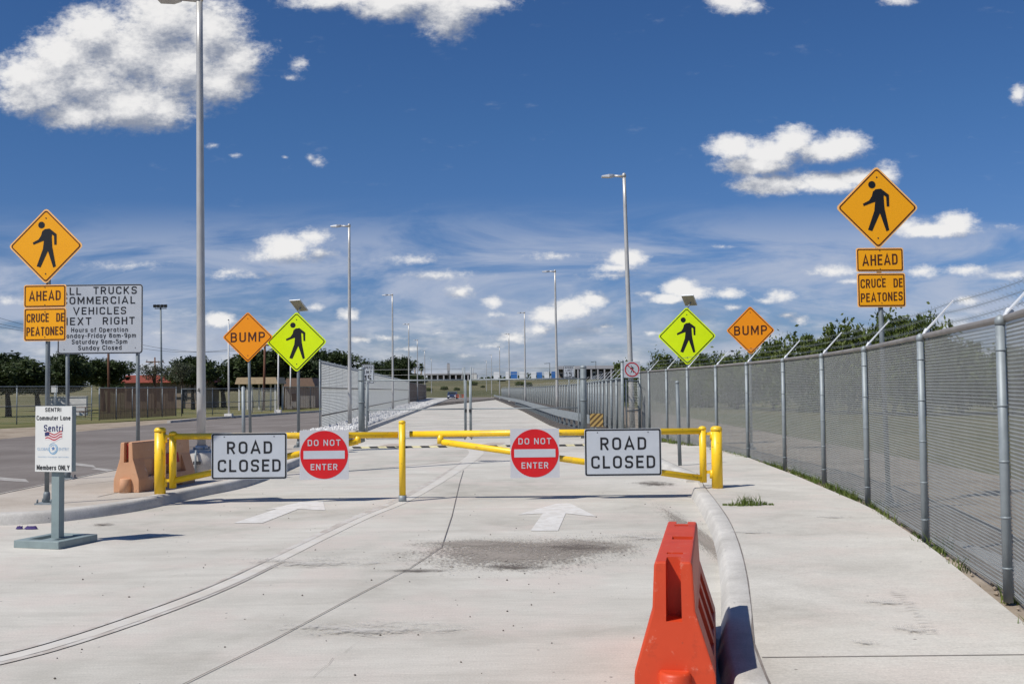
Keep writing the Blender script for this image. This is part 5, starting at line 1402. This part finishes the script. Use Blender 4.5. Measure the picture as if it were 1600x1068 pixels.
    # speed plates behind the gate
    for (u, v, w, h, Y, label) in ((575, 584, 19, 30, 52, 'white speed limit plate half hidden by the left gate post'), (889, 580, 18, 18, 66, 'white speed limit plate on a post above the far grey fence on the right')):
        c = P(u, v, Y); b = Vector((c.x, Y, zr(Y))); cz = c.z - b.z; k = Y / F
        t = thing('speed_limit_sign', label, 'sign', b, 0, 'speed limit plates')
        W, Hh = w * k, h * k
        MB().prism(rrect(W, Hh, .04, 4, 0, cz), -.004, .004).build('plate', SIGNW, t)
        MB().ring(rrect(W * .96, Hh * .97, .04, 4, 0, cz), rrect(W * .88, Hh * .92, .03, 4, 0, cz), -.007, -.003).build('border', BLK, t)
        m = MB(); text(m, 'SPEED', 0, cz + .33 * Hh, .7 * W, .16 * Hh, -.008, .02); text(m, 'LIMIT', 0, cz + .10 * Hh, .6 * W, .16 * Hh, -.008, .02); text(m, '15', 0, cz - .24 * Hh, .55 * W, .36 * Hh, -.008, .03)
        m.build('lettering', BLK, t, recalc=False)
        m = MB(); m.tube([(0, .04, 0), (0, .04, cz + Hh * .45)], .035, 8); m.build('post', GALV, t)
build_lamps()

# ------------------------------------------------------------------ guardrail
def build_guardrail():
    gx = itp([(2.65, 40), (2.1, 50), (1.55, 70), (.75, 100), (-.9, 140), (-4.0, 225)])
    ys = [38 + 1.9 * i for i in range(40)] + [115 + 8 * i for i in range(14)]
    b = Vector((gx(38), 38, zr(38)))
    t = thing('guardrail', 'long steel guardrail on short posts along the right edge of the closed road', 'guardrail', b)
    path = [Vector((gx(y), y, zr(y))) - b for y in ys]
    prof = [(0, .45), (.035, .50), (.0, .56), (.05, .61), (.0, .66), (.035, .72), (0, .77), (-.006, .77), (-.006, .45)]
    MB().sweep(path, prof).build('beam', GALV, t)
    pm = MB().box((0, 0, .36), (.1, .15, .78)).mesh('post')
    for i, p in enumerate(path[:40]):
        o = link('post', pm, GALVD, t); o.location = p + Vector((.10, 0, 0))
    strip('dark_verge', [36.5, 50, 80, 120, 180, 238], lambda y: min(gx(y) - .35, RR(y) + 1) , lambda y: FX(y) + .3, lambda y: zr(y) + .10, M('dark_soil', (0.075, 0.062, 0.05), .95, 0, var=.4, scale=2, bump=.6, bscale=8), .2)
build_guardrail()

# ------------------------------------------------------------------ trees
def crown_mesh(seed, n_cl, per, rx, ry, rz, leaf, cl_r, mat, gap=.15):
    r = random.Random(seed); v = []; f = []
    # lopsided envelope from a few lobes
    lobes = [(r.uniform(-.55, .55), r.uniform(-.5, .5), r.uniform(-.25, .55), r.uniform(.42, .68)) for _ in range(9)] + [(-.55, 0, -.1, .45), (.55, 0, -.1, .45), (0, 0, .0, .7)]
    cl = []
    while len(cl) < n_cl:
        l = r.choice(lobes); d = Vector((r.gauss(0, 1), r.gauss(0, 1), r.gauss(0, 1))).normalized() * (r.random() ** .35)
        c = Vector((l[0] + d.x * l[3], l[1] + d.y * l[3], l[2] + d.z * l[3] * .85))
        if c.z < -.75: continue
        cl.append(c)
    for c in cl:
        s = cl_r * r.uniform(.6, 1.35)
        for k in range(per):
            d = Vector((r.gauss(0, .5), r.gauss(0, .5), r.gauss(0, .42))) * s
            p = Vector((c.x * rx, c.y * ry, c.z * rz)) + d
            a = Vector((r.gauss(0, 1), r.gauss(0, 1), r.gauss(0, 1))).normalized(); q = a.cross(Vector((r.gauss(0, 1), r.gauss(0, 1), r.gauss(0, 1)))).normalized()
            L = leaf * r.uniform(.6, 1.4); w = L * r.uniform(.35, .6)
            i = len(v); v += [tuple(p - a * L), tuple(p + q * w), tuple(p + a * L), tuple(p - q * w)]; f.append((i, i + 1, i + 2, i + 3))
    me = bpy.data.meshes.new('crown'); me.from_pydata(v, [], f); me.update(); me.materials.append(mat); return me
def trunk_mesh(seed, h, r0, reach, n=6):
    r = random.Random(seed); mb = MB(); b = []
    top = Vector((r.uniform(-.1, .1) * h, 0, h))
    mb.tube([(0, 0, -.1), (top.x * .4, .02, h * .5), top], [r0 * 1.25, r0, r0 * .75], 8)
    for k in range(n):
        a = 2 * PI * k / n + r.uniform(-.3, .3); e = top + Vector((math.cos(a) * reach * r.uniform(.5, .9), math.sin(a) * reach * .7, reach * r.uniform(.3, .8)))
        mb.tube([top - Vector((0, 0, .15 * h * r.random())), top.lerp(e, .5) + Vector((0, 0, .12 * reach)), e], [r0 * .6, r0 * .4, r0 * .12], 6)
    return mb.mesh('trunk')
CROWN = {
    'oak': (crown_mesh(1, 260, 60, 1, 1, 1, .065, .22, LEAF_D), crown_mesh(2, 260, 60, 1, 1, 1, .065, .22, LEAF_D)),
    'mid': (crown_mesh(3, 240, 60, 1, 1, 1, .055, .20, LEAF_M), crown_mesh(4, 240, 55, 1, 1, 1, .055, .22, LEAF_M), crown_mesh(5, 230, 60, 1, 1, 1, .055, .19, LEAF_M)),
    'thin': (crown_mesh(6, 75, 30, 1, 1, 1, .05, .2, LEAF_G), ),
}
TRUNK = {'oak': trunk_mesh(1, 1, .13, .7), 'mid': trunk_mesh(2, 1, .09, .9), 'thin': trunk_mesh(3, 1, .09, .9)}
def tree(kind, idx, label, u, vtop, vcb, hwpx, Y, ub=None, group=None, name='tree', rz=0.0, cat='tree'):
    """crown from vtop to vcb (photo px) at distance Y"""
    top = P(u, vtop, Y); bot = P(u, vcb, Y); gz = (-.05 + zr(Y))
    b = Vector((top.x if ub is None else P(ub, 600, Y).x, Y, gz))
    t = thing(name, label, cat, b, 0, group)
    me = CROWN[kind][idx % len(CROWN[kind])]
    hw = hwpx * Y / F; hz = (top.z - bot.z) / 2
    o = link('crown', me, None, t); o.location = (top.x - b.x, 0, (top.z + bot.z) / 2 - gz); o.scale = (hw * 1.08, hw * .95, hz * 1.0); o.rotation_euler = (0, 0, rz)
    hz0 = max(.4, (bot.z - gz) + hz * .35)
    q = link('trunk', TRUNK[kind], BARK, t); q.scale = (max(hw * .55, .6) * 1.0, max(hw * .55, .6), hz0)
    return t
def build_trees():
    g = 'dark trees beyond the left lawn'
    for (k, i, lb, u, vt, vc, hw, Y, ub, rz) in (
        ('oak', 0, 'dark spreading tree at the left edge with its trunk on the lawn', 22, 549, 628, 62, 84, 14, 0),
        ('oak', 1, 'dark tree behind the post of the white truck sign', 108, 543, 612, 34, 96, None, 1),
        ('oak', 0, 'low dark tree behind the white truck sign', 162, 560, 610, 44, 108, None, 2),
        ('thin', 0, 'thin grey leafed young tree in front of the red roof', 242, 563, 606, 24, 92, None, 0),
        ('thin', 0, 'sparse grey tree between the red roof and the big lamp pole', 285, 560, 606, 30, 90, None, 2),
        ('oak', 1, 'dark round tree directly behind the big lamp pole', 302, 553, 612, 40, 112, None, 4),
        ('oak', 0, 'broad dark tree behind the picnic shelter and bump sign', 392, 545, 612, 56, 122, None, 3),
        ('oak', 1, 'dark tree behind the left lime pedestrian sign', 462, 552, 612, 44, 130, None, 5),
        ('oak', 0, 'dark tree rising over the near end of the grey fence', 522, 546, 606, 44, 150, None, 1.3),
        ('oak', 1, 'small dark tree above the middle of the grey fence', 582, 564, 600, 24, 190, None, 2.2),
        ('oak', 0, 'round dark tree above the far end of the grey fence', 620, 556, 602, 28, 200, None, 4.4),
        ('oak', 1, 'low dark bush at the foot of the palms', 648, 582, 604, 20, 215, None, 0.7)):
        tree(k, i, lb, u, vt, vc, hw, Y, ub, g, rz=rz)
    for (u, vt, vc, hw, Y, lb) in ((60, 585, 622, 60, 112, 'long dark hedge behind the lawn at far left'), (215, 592, 618, 60, 126, 'dark hedge under the red roof'), (350, 588, 616, 55, 128, 'dark hedge left of the picnic shelter'), (440, 590, 616, 40, 134, 'dark hedge right of the picnic shelter')):
        tree('oak', int(u), lb, u, vt, vc, hw, Y, None, 'dark hedges beyond the lawn', 'hedge', rz=u, cat='hedge')
    g = 'green trees beyond the right fence'
    rs = random.Random(12)
    for j, (u, vt, hw, Y, lb) in enumerate((
        (985, 566, 26, 100, 'green bush seen through the fence gap behind the lamp'),
        (1040, 552, 34, 95, 'green tree behind the right lime sign, left of it'),
        (1095, 553, 40, 92, 'green tree behind the right lime sign, right of it'),
        (1150, 552, 36, 85, 'low green tree under the right bump sign'),
        (1205, 530, 42, 78, 'green tree just right of the right bump sign'),
        (1262, 524, 42, 72, 'green tree halfway between bump sign and right pedestrian sign'),
        (1322, 505, 44, 66, 'bushy green tree left of the right pedestrian sign post'),
        (1392, 490, 58, 62, 'largest green tree, directly behind the right pedestrian sign post'),
        (1440, 492, 34, 60, 'green tree right of the right pedestrian sign post'),
        (1500, 530, 50, 64, 'green tree mostly hidden behind the nearest right fence panels'),
        (1580, 540, 60, 60, 'green tree behind the fence at the right edge'),
        (1660, 545, 60, 58, 'green tree beyond the right edge of the fence view'))):
        tree('mid', j, lb, u, vt - 1, 664 - (Y - 60) * .5, hw * 1.2, Y, None, g, rz=j * 1.1)
    # palms
    for (u, vt, Y, lb) in ((641, 566, 230, 'palm tree left in the trio beyond the grey fence'), (648, 563, 236, 'tallest palm tree in the trio beyond the grey fence'), (658, 569, 240, 'palm tree right in the trio, a little apart')):
        top = P(u, vt + 3, Y); b = Vector((top.x, Y, zr(Y) - .1)); h = top.z - b.z
        t = thing('palm_tree', lb, 'palm tree', b, 0, 'palms beyond the grey fence')
        m = MB(); m.tube([(0, 0, 0), (.1, 0, h * .5), (0, 0, h)], [.25, .17, .15], 8); m.build('trunk', PALMB, t)
        m = MB(); r = random.Random(int(u))
        for k in range(46):
            a = r.uniform(0, 2 * PI); el = r.uniform(-.9, 1.1); L = r.uniform(.9, 1.4)
            d = Vector((math.cos(a) * math.cos(el), math.sin(a) * math.cos(el), math.sin(el))); s = Vector((-math.sin(a), math.cos(a), 0)) * .09
            p0 = Vector((0, 0, h)); p1 = p0 + d * L * .6; p2 = p0 + d * L + Vector((0, 0, -.35))
            m.add([p0 - s * .3, p0 + s * .3, p1 + s * 1.6, p1 - s * 1.6, p2], [(0, 1, 2, 3), (3, 2, 4)])
        m.build('fronds', LEAF_D, t, recalc=False)
build_trees()

# ------------------------------------------------------------------ left background
def build_left_background():
    # red roofed building
    Y = 120; a, b = P(192, 598, Y), P(322, 596, Y); zt = P(250, 585.5, Y).z; w = b.x - a.x; gz = -.2
    t = thing('red_roof_building', 'long low building with a red roof beyond the brown slatted fence', 'building', ((a.x + b.x) / 2, Y + 3, gz))
    h = a.z - gz
    MB().box((0, 0, h / 2), (w * .96, 6, h)).build('wall', WALLD, t)
    m = MB(); m.prism([(-w / 2, h), (w / 2, h), (w / 2 - .6, zt - gz), (-w / 2 + .6, zt - gz)], -3.6, 3.6).build('roof', ROOFR, t)
    for k in range(6):
        f_ = MB().box((-w * .42 + k * w * .165, -3.02, h * .5), (w * .06, .06, h * .4)).build('window', DARKB, t)
    # picnic shelter
    Y = 105; a, b = P(375, 600, Y), P(441, 598, Y); zt = P(408, 589.5, Y).z; w = b.x - a.x
    t = thing('picnic_shelter', 'open picnic shelter with a flat tan roof behind the bump sign post', 'shelter', ((a.x + b.x) / 2, Y, -.2))
    h = a.z + .2
    MB().prism([(-w / 2, h), (w / 2, h), (w / 2 - .2, zt + .2), (-w / 2 + .2, zt + .2)], -2, 2).build('roof', ROOFT, t)
    for sx in (-.42, -.14, .14, .42):
        for sy in (-1.6, 1.6): MB().box((w * sx, sy, h / 2), (.14, .14, h)).build('post', WALLW, t)
    # brown house behind the lime sign
    Y = 118; a = P(452, 600, Y); b = P(500, 598, Y)
    t = thing('low_house', 'small low house with a brown roof between the lime sign and the grey fence', 'building', ((a.x + b.x) / 2, Y, -.2)); w = b.x - a.x; h = a.z + .2
    MB().box((0, 0, h / 2 * .9), (w * .95, 5, h * .9)).build('wall', WALLW, t)
    MB().prism([(-w / 2, h * .9), (w / 2, h * .9), (w * .4, h * 1.25), (-w * .4, h * 1.25)], -3, 3).build('roof', M('brown_roof', (.22, .14, .10), .8), t)
    MB().box((-w * .2, -2.53, h * .45), (w * .14, .06, h * .3)).build('window', DARKB, t)
    # low white wall, notice board
    Y = 88; a, b = P(76, 626, Y), P(136, 627, Y); w = b.x - a.x
    t = thing('low_wall', 'low white wall on the lawn beyond the chain link fence', 'wall', ((a.x + b.x) / 2, Y, -.2)); zt = P(100, 620, Y).z + .2
    MB().box((0, 0, zt / 2), (w, .3, zt)).build('wall_body', WALLW, t)
    MB().box((0, 0, zt + .03), (w + .1, .42, .06)).build('coping', WALLW, t)
    Y = 78; c = P(85, 607.5, Y)
    t = thing('notice_board', 'small white notice board on the lawn beside the amber sign post', 'sign', (c.x, Y, -.2))
    MB().box((0, 0, c.z + .2), (.46, .03, .5)).build('board', WALLW, t); MB().tube([(0, .04, 0), (0, .04, c.z + .2)], .04, 8).build('post', GALV, t)
    # picnic tables
    for (u, lb) in ((97, 'dark picnic table by the low white wall, left one'), (121, 'dark picnic table by the low white wall, right one')):
        Y = 80; c = P(u, 628, Y)
        t = thing('picnic_table', lb, 'table', (c.x, Y, -.14), 0, 'picnic tables on the lawn')
        MB().box((0, 0, .74), (1.7, .75, .05)).build('tabletop', WOODP, t)
        for s in (-1, 1): MB().box((0, s * .65, .43), (1.7, .26, .05)).build('bench', WOODP, t)
        for s in (-1, 1):
            m = MB(); m.box((s * .6, 0, .36), (.06, .08, .72)); m.box((s * .6, 0, .40), (.06, 1.4, .05)); m.build('leg', WOODP, t)
    # poles
    def pole(nm, label, cat, ub, Y, ut, vt, r, mat, group=None, arm=None):
        tp = P(ut, vt, Y); b = Vector((P(ub, 640, Y).x, Y, -.05)); t = thing(nm, label, cat, b, 0, group)
        T = tp - b
        MB().tube([(0, 0, 0), T], [r, r * .75], 10).build('shaft', mat, t)
        if arm == 'flood':
            MB().box((T.x, 0, T.z - .1), (1.1, .08, .08)).build('crossbar', GALVD, t)
            for s in (-.5, -.17, .17, .5):
                MB().box((T.x + s, -.12, T.z + .12), (.26, .2, .24), Matrix.Rotation(R(20), 3, 'X')).build('floodlight', DARKM, t)
        elif arm == 'cross':
            MB().box((T.x, 0, T.z - .5), (2.0, .1, .12)).build('crossarm', WOODP, t)
            for s in (-.9, .9): MB().tube([(T.x + s, 0, T.z - .42), (T.x + s, 0, T.z - .25)], .05, 8).build('insulator', GALVD, t)
        elif arm == 'base':
            MB().box((0, 0, .12), (.5, .5, .24)).build('footing', WALLW, t)
            MB().lathe([(r, T.z), (r * .5, T.z + .06)], (T.x, 0, 0), 10).build('cap', GALV, t)
        return t
    pole('floodlight_pole', 'slim dark floodlight pole between the truck sign and the big lamp', 'light pole', 253, 98, 251, 480, .10, GALVD, arm='flood')
    pole('utility_pole', 'brown wooden utility pole under the white truck sign', 'utility pole', 170.5, 92, 169, 520, .12, WOODP, 'brown utility poles', 'cross')
    pole('utility_pole', 'brown wooden utility pole between the bump and lime signs', 'utility pole', 412, 94, 414, 530, .12, WOODP, 'brown utility poles', 'cross')
    pole('utility_pole', 'short dark utility pole in front of the red roof', 'utility pole', 243, 118, 242, 558, .10, WOODP, 'brown utility poles', 'cross')
    pole('white_pole', 'slender white pole just left of the bump sign', 'pole', 357.5, 72, 357, 500, .065, WALLW, 'white poles on the lawn', 'base')
    pole('white_pole', 'slender white pole under the left lime sign', 'pole', 434.5, 84, 435, 545, .07, WALLW, 'white poles on the lawn', 'base')
    pole('white_pole', 'short white pole nearest the grey fence', 'pole', 453.5, 100, 454, 568, .07, WALLW, 'white poles on the lawn', 'base')
    # overhead cables
    def cable(label, a, b, sag, r=.014):
        m = MB(); pts = []
        for k in range(25):
            t = k / 24; p = a.lerp(b, t); p.z -= sag * 4 * t * (1 - t); pts.append(p - a)
        m.tube(pts, r, 5); o = m.build('overhead_cable', CABLE); o.location = a
        tag(o, label, 'cable', 'overhead cables')
    p1 = P(169, 524, 92); p2 = P(414, 534, 94)
    for (va, dx, lb) in ((487, -.8, 'upper overhead cable at the left edge behind the amber sign'), (499, 0, 'middle overhead cable at the left edge behind the amber sign'), (506, .8, 'lower overhead cable at the left edge behind the amber sign')):
        cable(lb, P(-40, va - 3, 84), p1 + Vector((dx, 0, -(.3 if dx == 0 else .25))), .3)
    for (dx, lb) in ((-.8, 'left overhead cable running between the two brown poles'), (.8, 'right overhead cable running between the two brown poles')):
        cable(lb, p1 + Vector((dx, 0, -.25)), p2 + Vector((dx, 0, -.25)), .9)
build_left_background()

# ------------------------------------------------------------------ far background
def build_far():
    gz = tz(0, 520)
    def bx(mb, c, s): mb.box(c, s)
    # truck trailers on the plateau
    rt = random.Random(5); Y = 520; k = Y / F
    for (u, w, mat, lb) in ((776, 9, TRW, 'white trailer alone, leftmost of the distant trucks'), (793, 6, TRW, 'white cab end left of a blue trailer in the distant row'), (803, 10, TRB, 'blue trailer, left one of the distant row'), (815, 7, TRW, 'small white trailer between the blue trailers'), (834, 7, TRW, 'white trailer left of the second blue trailer'), (843, 8, TRB, 'blue trailer, middle one of the distant row'), (854, 7, TRW, 'white trailer left of the lamp in the distant row'), (866, 8, TRB, 'blue trailer at the right end of the distant row')):
        c = P(u, 589, Y); t = thing('truck_trailer', lb, 'truck trailer', (c.x, Y + rt.uniform(-6, 6), gz), 0, 'trailers on the far embankment')
        W = w * k; H = rt.uniform(2.9, 3.4)
        o = MB().box((0, 0, 1.1 + H / 2), (W, 9, H)).build('cargo_box', mat, t)
        MB().box((0, 0, 1.0), (W * .9, 9.2, .2)).build('chassis', DARKM, t)
        for s in (-1, 1):
            for y in (-3.4, -2.3, 3.2):
                MB().tube([(s * W * .42 - .14, y, .5), (s * W * .42 + .14, y, .5)], .5, 10).build('wheel', TYRE, t)
    # port building on the left and canopy on the right
    Y = 540
    def canopy(label, u0, u1, vt, vr, nb, roof, white_end):
        a, b = P(u0, vt, Y), P(u1, vt, Y); w = b.x - a.x; h = a.z - gz; th = (P(u0, vt, Y).z - P(u0, vr, Y).z)
        t = thing('port_building', label, 'building', ((a.x + b.x) / 2, Y, gz), 0, 'port buildings on the embankment')
        MB().box((0, 0, h - th / 2), (w, 14, th)).build('roof', roof, t)
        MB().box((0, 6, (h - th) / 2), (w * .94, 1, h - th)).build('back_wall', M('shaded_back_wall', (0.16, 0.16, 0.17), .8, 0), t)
        r = random.Random(int(u0))
        for i in range(nb + 1):
            x = -w * .47 + i * w * .94 / nb; MB().box((x, -6.5, (h - th) / 2), (.7, .7, h - th)).build('column', GREYB, t)
        for i in range(nb):
            if r.random() < .7:
                x = -w * .47 + (i + .5) * w * .94 / nb; o = MB().box((x, -2, (h - th) * .4), (w * .94 / nb * .55, 3, (h - th) * .8)).build('booth', r.choice((WALLW, WALLD, GREYB)), t)
                MB().box((x, -3.53, (h - th) * .48), (w * .94 / nb * .35, .06, (h - th) * .3)).build('window', DARKB, o)
        if white_end: MB().box((w * .46, -1, h * .42), (w * .12, 12, h * .8)).build('white_block', WALLW, t)
    canopy('long low border station building with dark openings left of the gate centre', 664, 744, 583.5, 586, 8, GREYB, True)
    canopy('wide grey canopy of the border station behind the right gate post', 868, 966, 572, 577, 9, GREYB, False)
    # dark lamps on the plateau and a mast
    for (u, vt, ua, lb, Y) in ((859, 567, 853, 'dark lamp post above the blue trailer', 500), (931, 564.5, 926, 'dark lamp post above the grey canopy', 470)):
        b = P(u, 600, Y); b.z = tz(0, Y); T = P(u, vt, Y) - b; A = P(ua, vt + .5, Y) - b
        t = thing('street_lamp', lb, 'street lamp', b, 0, 'dark lamps on the embankment')
        MB().tube([(0, 0, 0), T], [.16, .12], 8).build('pole', DARKM, t); MB().tube([T, A], .1, 6).build('arm', DARKM, t); MB().box(A - Vector((.2, 0, .05)), (1.2, .5, .2)).build('lamp_head', DARKM, t)
    b = P(701, 600, 500); b.z = tz(0, 500); T = P(701, 567, 500) - b
    t = thing('lattice_mast', 'slim dark mast above the border station building', 'mast', b)
    m = MB()
    for (x, y) in ((-.45, -.3), (.45, -.3), (0, .45)): m.tube([(x, y, 0), (x * .7, y * .7, T.z)], .10, 5)
    for i in range(10): z = T.z * i / 10; m.tube([(-.45, -.3, z), (.45, -.3, z + T.z / 20)], .06, 4); m.tube([(.45, -.3, z + T.z / 20), (-.45, -.3, z + T.z / 10)], .06, 4)
    m.build('lattice', DARKM, t); MB().box((0, -.4, T.z - 2.0), (1.4, .3, 3.2)).build('antenna', GREYB, t)
    # sign board and mast lights on the slope: small white things
    # car at the far end of the closed road
    Y = 205; c = P(707, 612, Y); b = Vector((c.x, Y, zr(Y) + .01))
    t = thing('parked_car', 'dark blue car facing the camera at the far end of the closed road', 'car', b)
    prof = [(-2.2, .35), (-2.2, .75), (-1.3, .95), (-.6, 1.45), (1.2, 1.48), (2.0, 1.0), (2.2, .9), (2.2, .35)]
    m = MB(); n = len(prof); v = [(-.88, y, z) for y, z in prof] + [(.88, y, z) for y, z in prof]
    m.add(v, [list(range(n)), list(range(n, 2 * n))[::-1]] + [[i, (i + 1) % n, (i + 1) % n + n, i + n] for i in range(n)]); m.build('body', CARB, t)
    m = MB(); m.add([(-.7, -1.24, 1.0), (.7, -1.24, 1.0), (.62, -.66, 1.43), (-.62, -.66, 1.43)], [(0, 1, 2, 3)]); m.build('windscreen', GLASS, t)
    for s in (-1, 1):
        MB().box((s * .62, -2.22, .68), (.34, .06, .16)).build('headlight', HEADL, t)
        for y in (-1.35, 1.35): MB().tube([(s * .82 - .1, y, .33), (s * .82 + .1, y, .33)], .33, 14).build('wheel', TYRE, t)
    # red and white barricades by the car
    for (u, lb) in ((716, 'small red and white barricade beside the distant dark car'), (722, 'small red and white barricade second from the distant dark car')):
        c = P(u, 614, 200); t = thing('barricade', lb, 'barricade', (c.x, 200, zr(200)), 0, 'barricades by the distant car')
        for z in (.5, .85): MB().box((0, 0, z), (1.1, .04, .2)).build('rail', FADER if z > .6 else ORNG, t)
        for s in (-.5, .5): MB().box((s, .05, .5), (.05, .4, 1.0)).build('leg', WALLW, t)
    # parked van behind the lime sign fence
    # shrubs on the slope
    r = random.Random(9)
    for i in range(9):
        u = 640 + i * 24 + r.uniform(-8, 8); Y = r.uniform(300, 460); hw = r.uniform(3, 9)
        x = P(u, 600, Y).x; gz_ = tz(x, Y)
        t = thing('bush', 'low dusty bush on the far grassy slope', 'bush', (x, Y, gz_), 0, 'bushes on the far slope')
        o = link('crown', CROWN['mid'][i % 3], None, t); s = hw * Y / F; o.scale = (s, s, s * .6); o.location = (0, 0, s * .35)
    # far tree line along the horizon
    mb = MB(); rr_ = random.Random(21); v = []; f = []
    for i in range(9000):
        a = rr_.uniform(-1, 1); x = a * 900; y = 760 + abs(a) * 60 + rr_.uniform(0, 60)
        hh = 5.0 + 3.5 * math.sin(x * .021) * math.sin(x * .006 + 1) + rr_.uniform(-1, 1.5)
        z = 5 + hh * rr_.random() ** .7; s = rr_.uniform(.6, 1.5); t_ = rr_.uniform(0, PI); cx, cy = math.cos(t_) * s, math.sin(t_) * s
        k = len(v); v += [(x - cx, y - cy, z - s * .6), (x + cx, y + cy, z - s * .4), (x + cx * .8, y + cy, z + s * .7), (x - cx * .7, y - cy, z + s * .5)]; f.append((k, k + 1, k + 2, k + 3))
    stuff(mb.add(v, f).build('far_woods', LEAF_D, recalc=False))
build_far()

def build_debris():
    r = random.Random(31); mb = MB()
    for k in range(300):
        y = 5.5 + 14 * r.random() ** 1.3; x = r.uniform(-.45 * y, .18 * y); s = r.uniform(.003, .011)
        if k < 120: q = G(r.gauss(820, 90), r.gauss(868, 16)); x, y = q.x, q.y
        vs = [Vector((r.uniform(.6, 1.3) * q[0], r.uniform(.6, 1.3) * q[1], r.uniform(.5, 1) * q[2])) * s + Vector((x, y, s * .4)) for q in ((1, 0, 0), (-1, 0, 0), (0, 1, 0), (0, -1, 0), (0, 0, 1), (0, 0, -1))]
        mb.add(vs, [(0, 2, 4), (2, 1, 4), (1, 3, 4), (3, 0, 4), (2, 0, 5), (1, 2, 5), (3, 1, 5), (0, 3, 5)])
    stuff(mb.build('road_grit', M('grit', (0.10, 0.085, 0.07), .9, 0, var=.4)))
build_debris()

# small litter on the road by the stand
def build_litter():
    for (u, v, lb, s) in ((31, 826, 'small purple scrap of fabric, the left one by the kerb', .05), (49, 826, 'larger purple scrap of fabric, the right one by the kerb', .09)):
        c = G(u, v, .002); r = random.Random(u); n = 14
        m = MB(); vv = [(s * (1 + .3 * r.uniform(-1, 1)) * math.cos(2 * PI * k / n), s * .5 * math.sin(2 * PI * k / n), .002) for k in range(n)] + [(s * .7 * math.cos(2 * PI * k / n), s * .33 * math.sin(2 * PI * k / n), .03 + .015 * r.random()) for k in range(n)]
        m.add(vv, [[k, (k + 1) % n, (k + 1) % n + n, k + n] for k in range(n)] + [list(range(n, 2 * n))])
        o = m.build('fabric_scrap', PURP); o.location = c; tag(o, lb, 'litter', 'purple scraps')
build_litter()
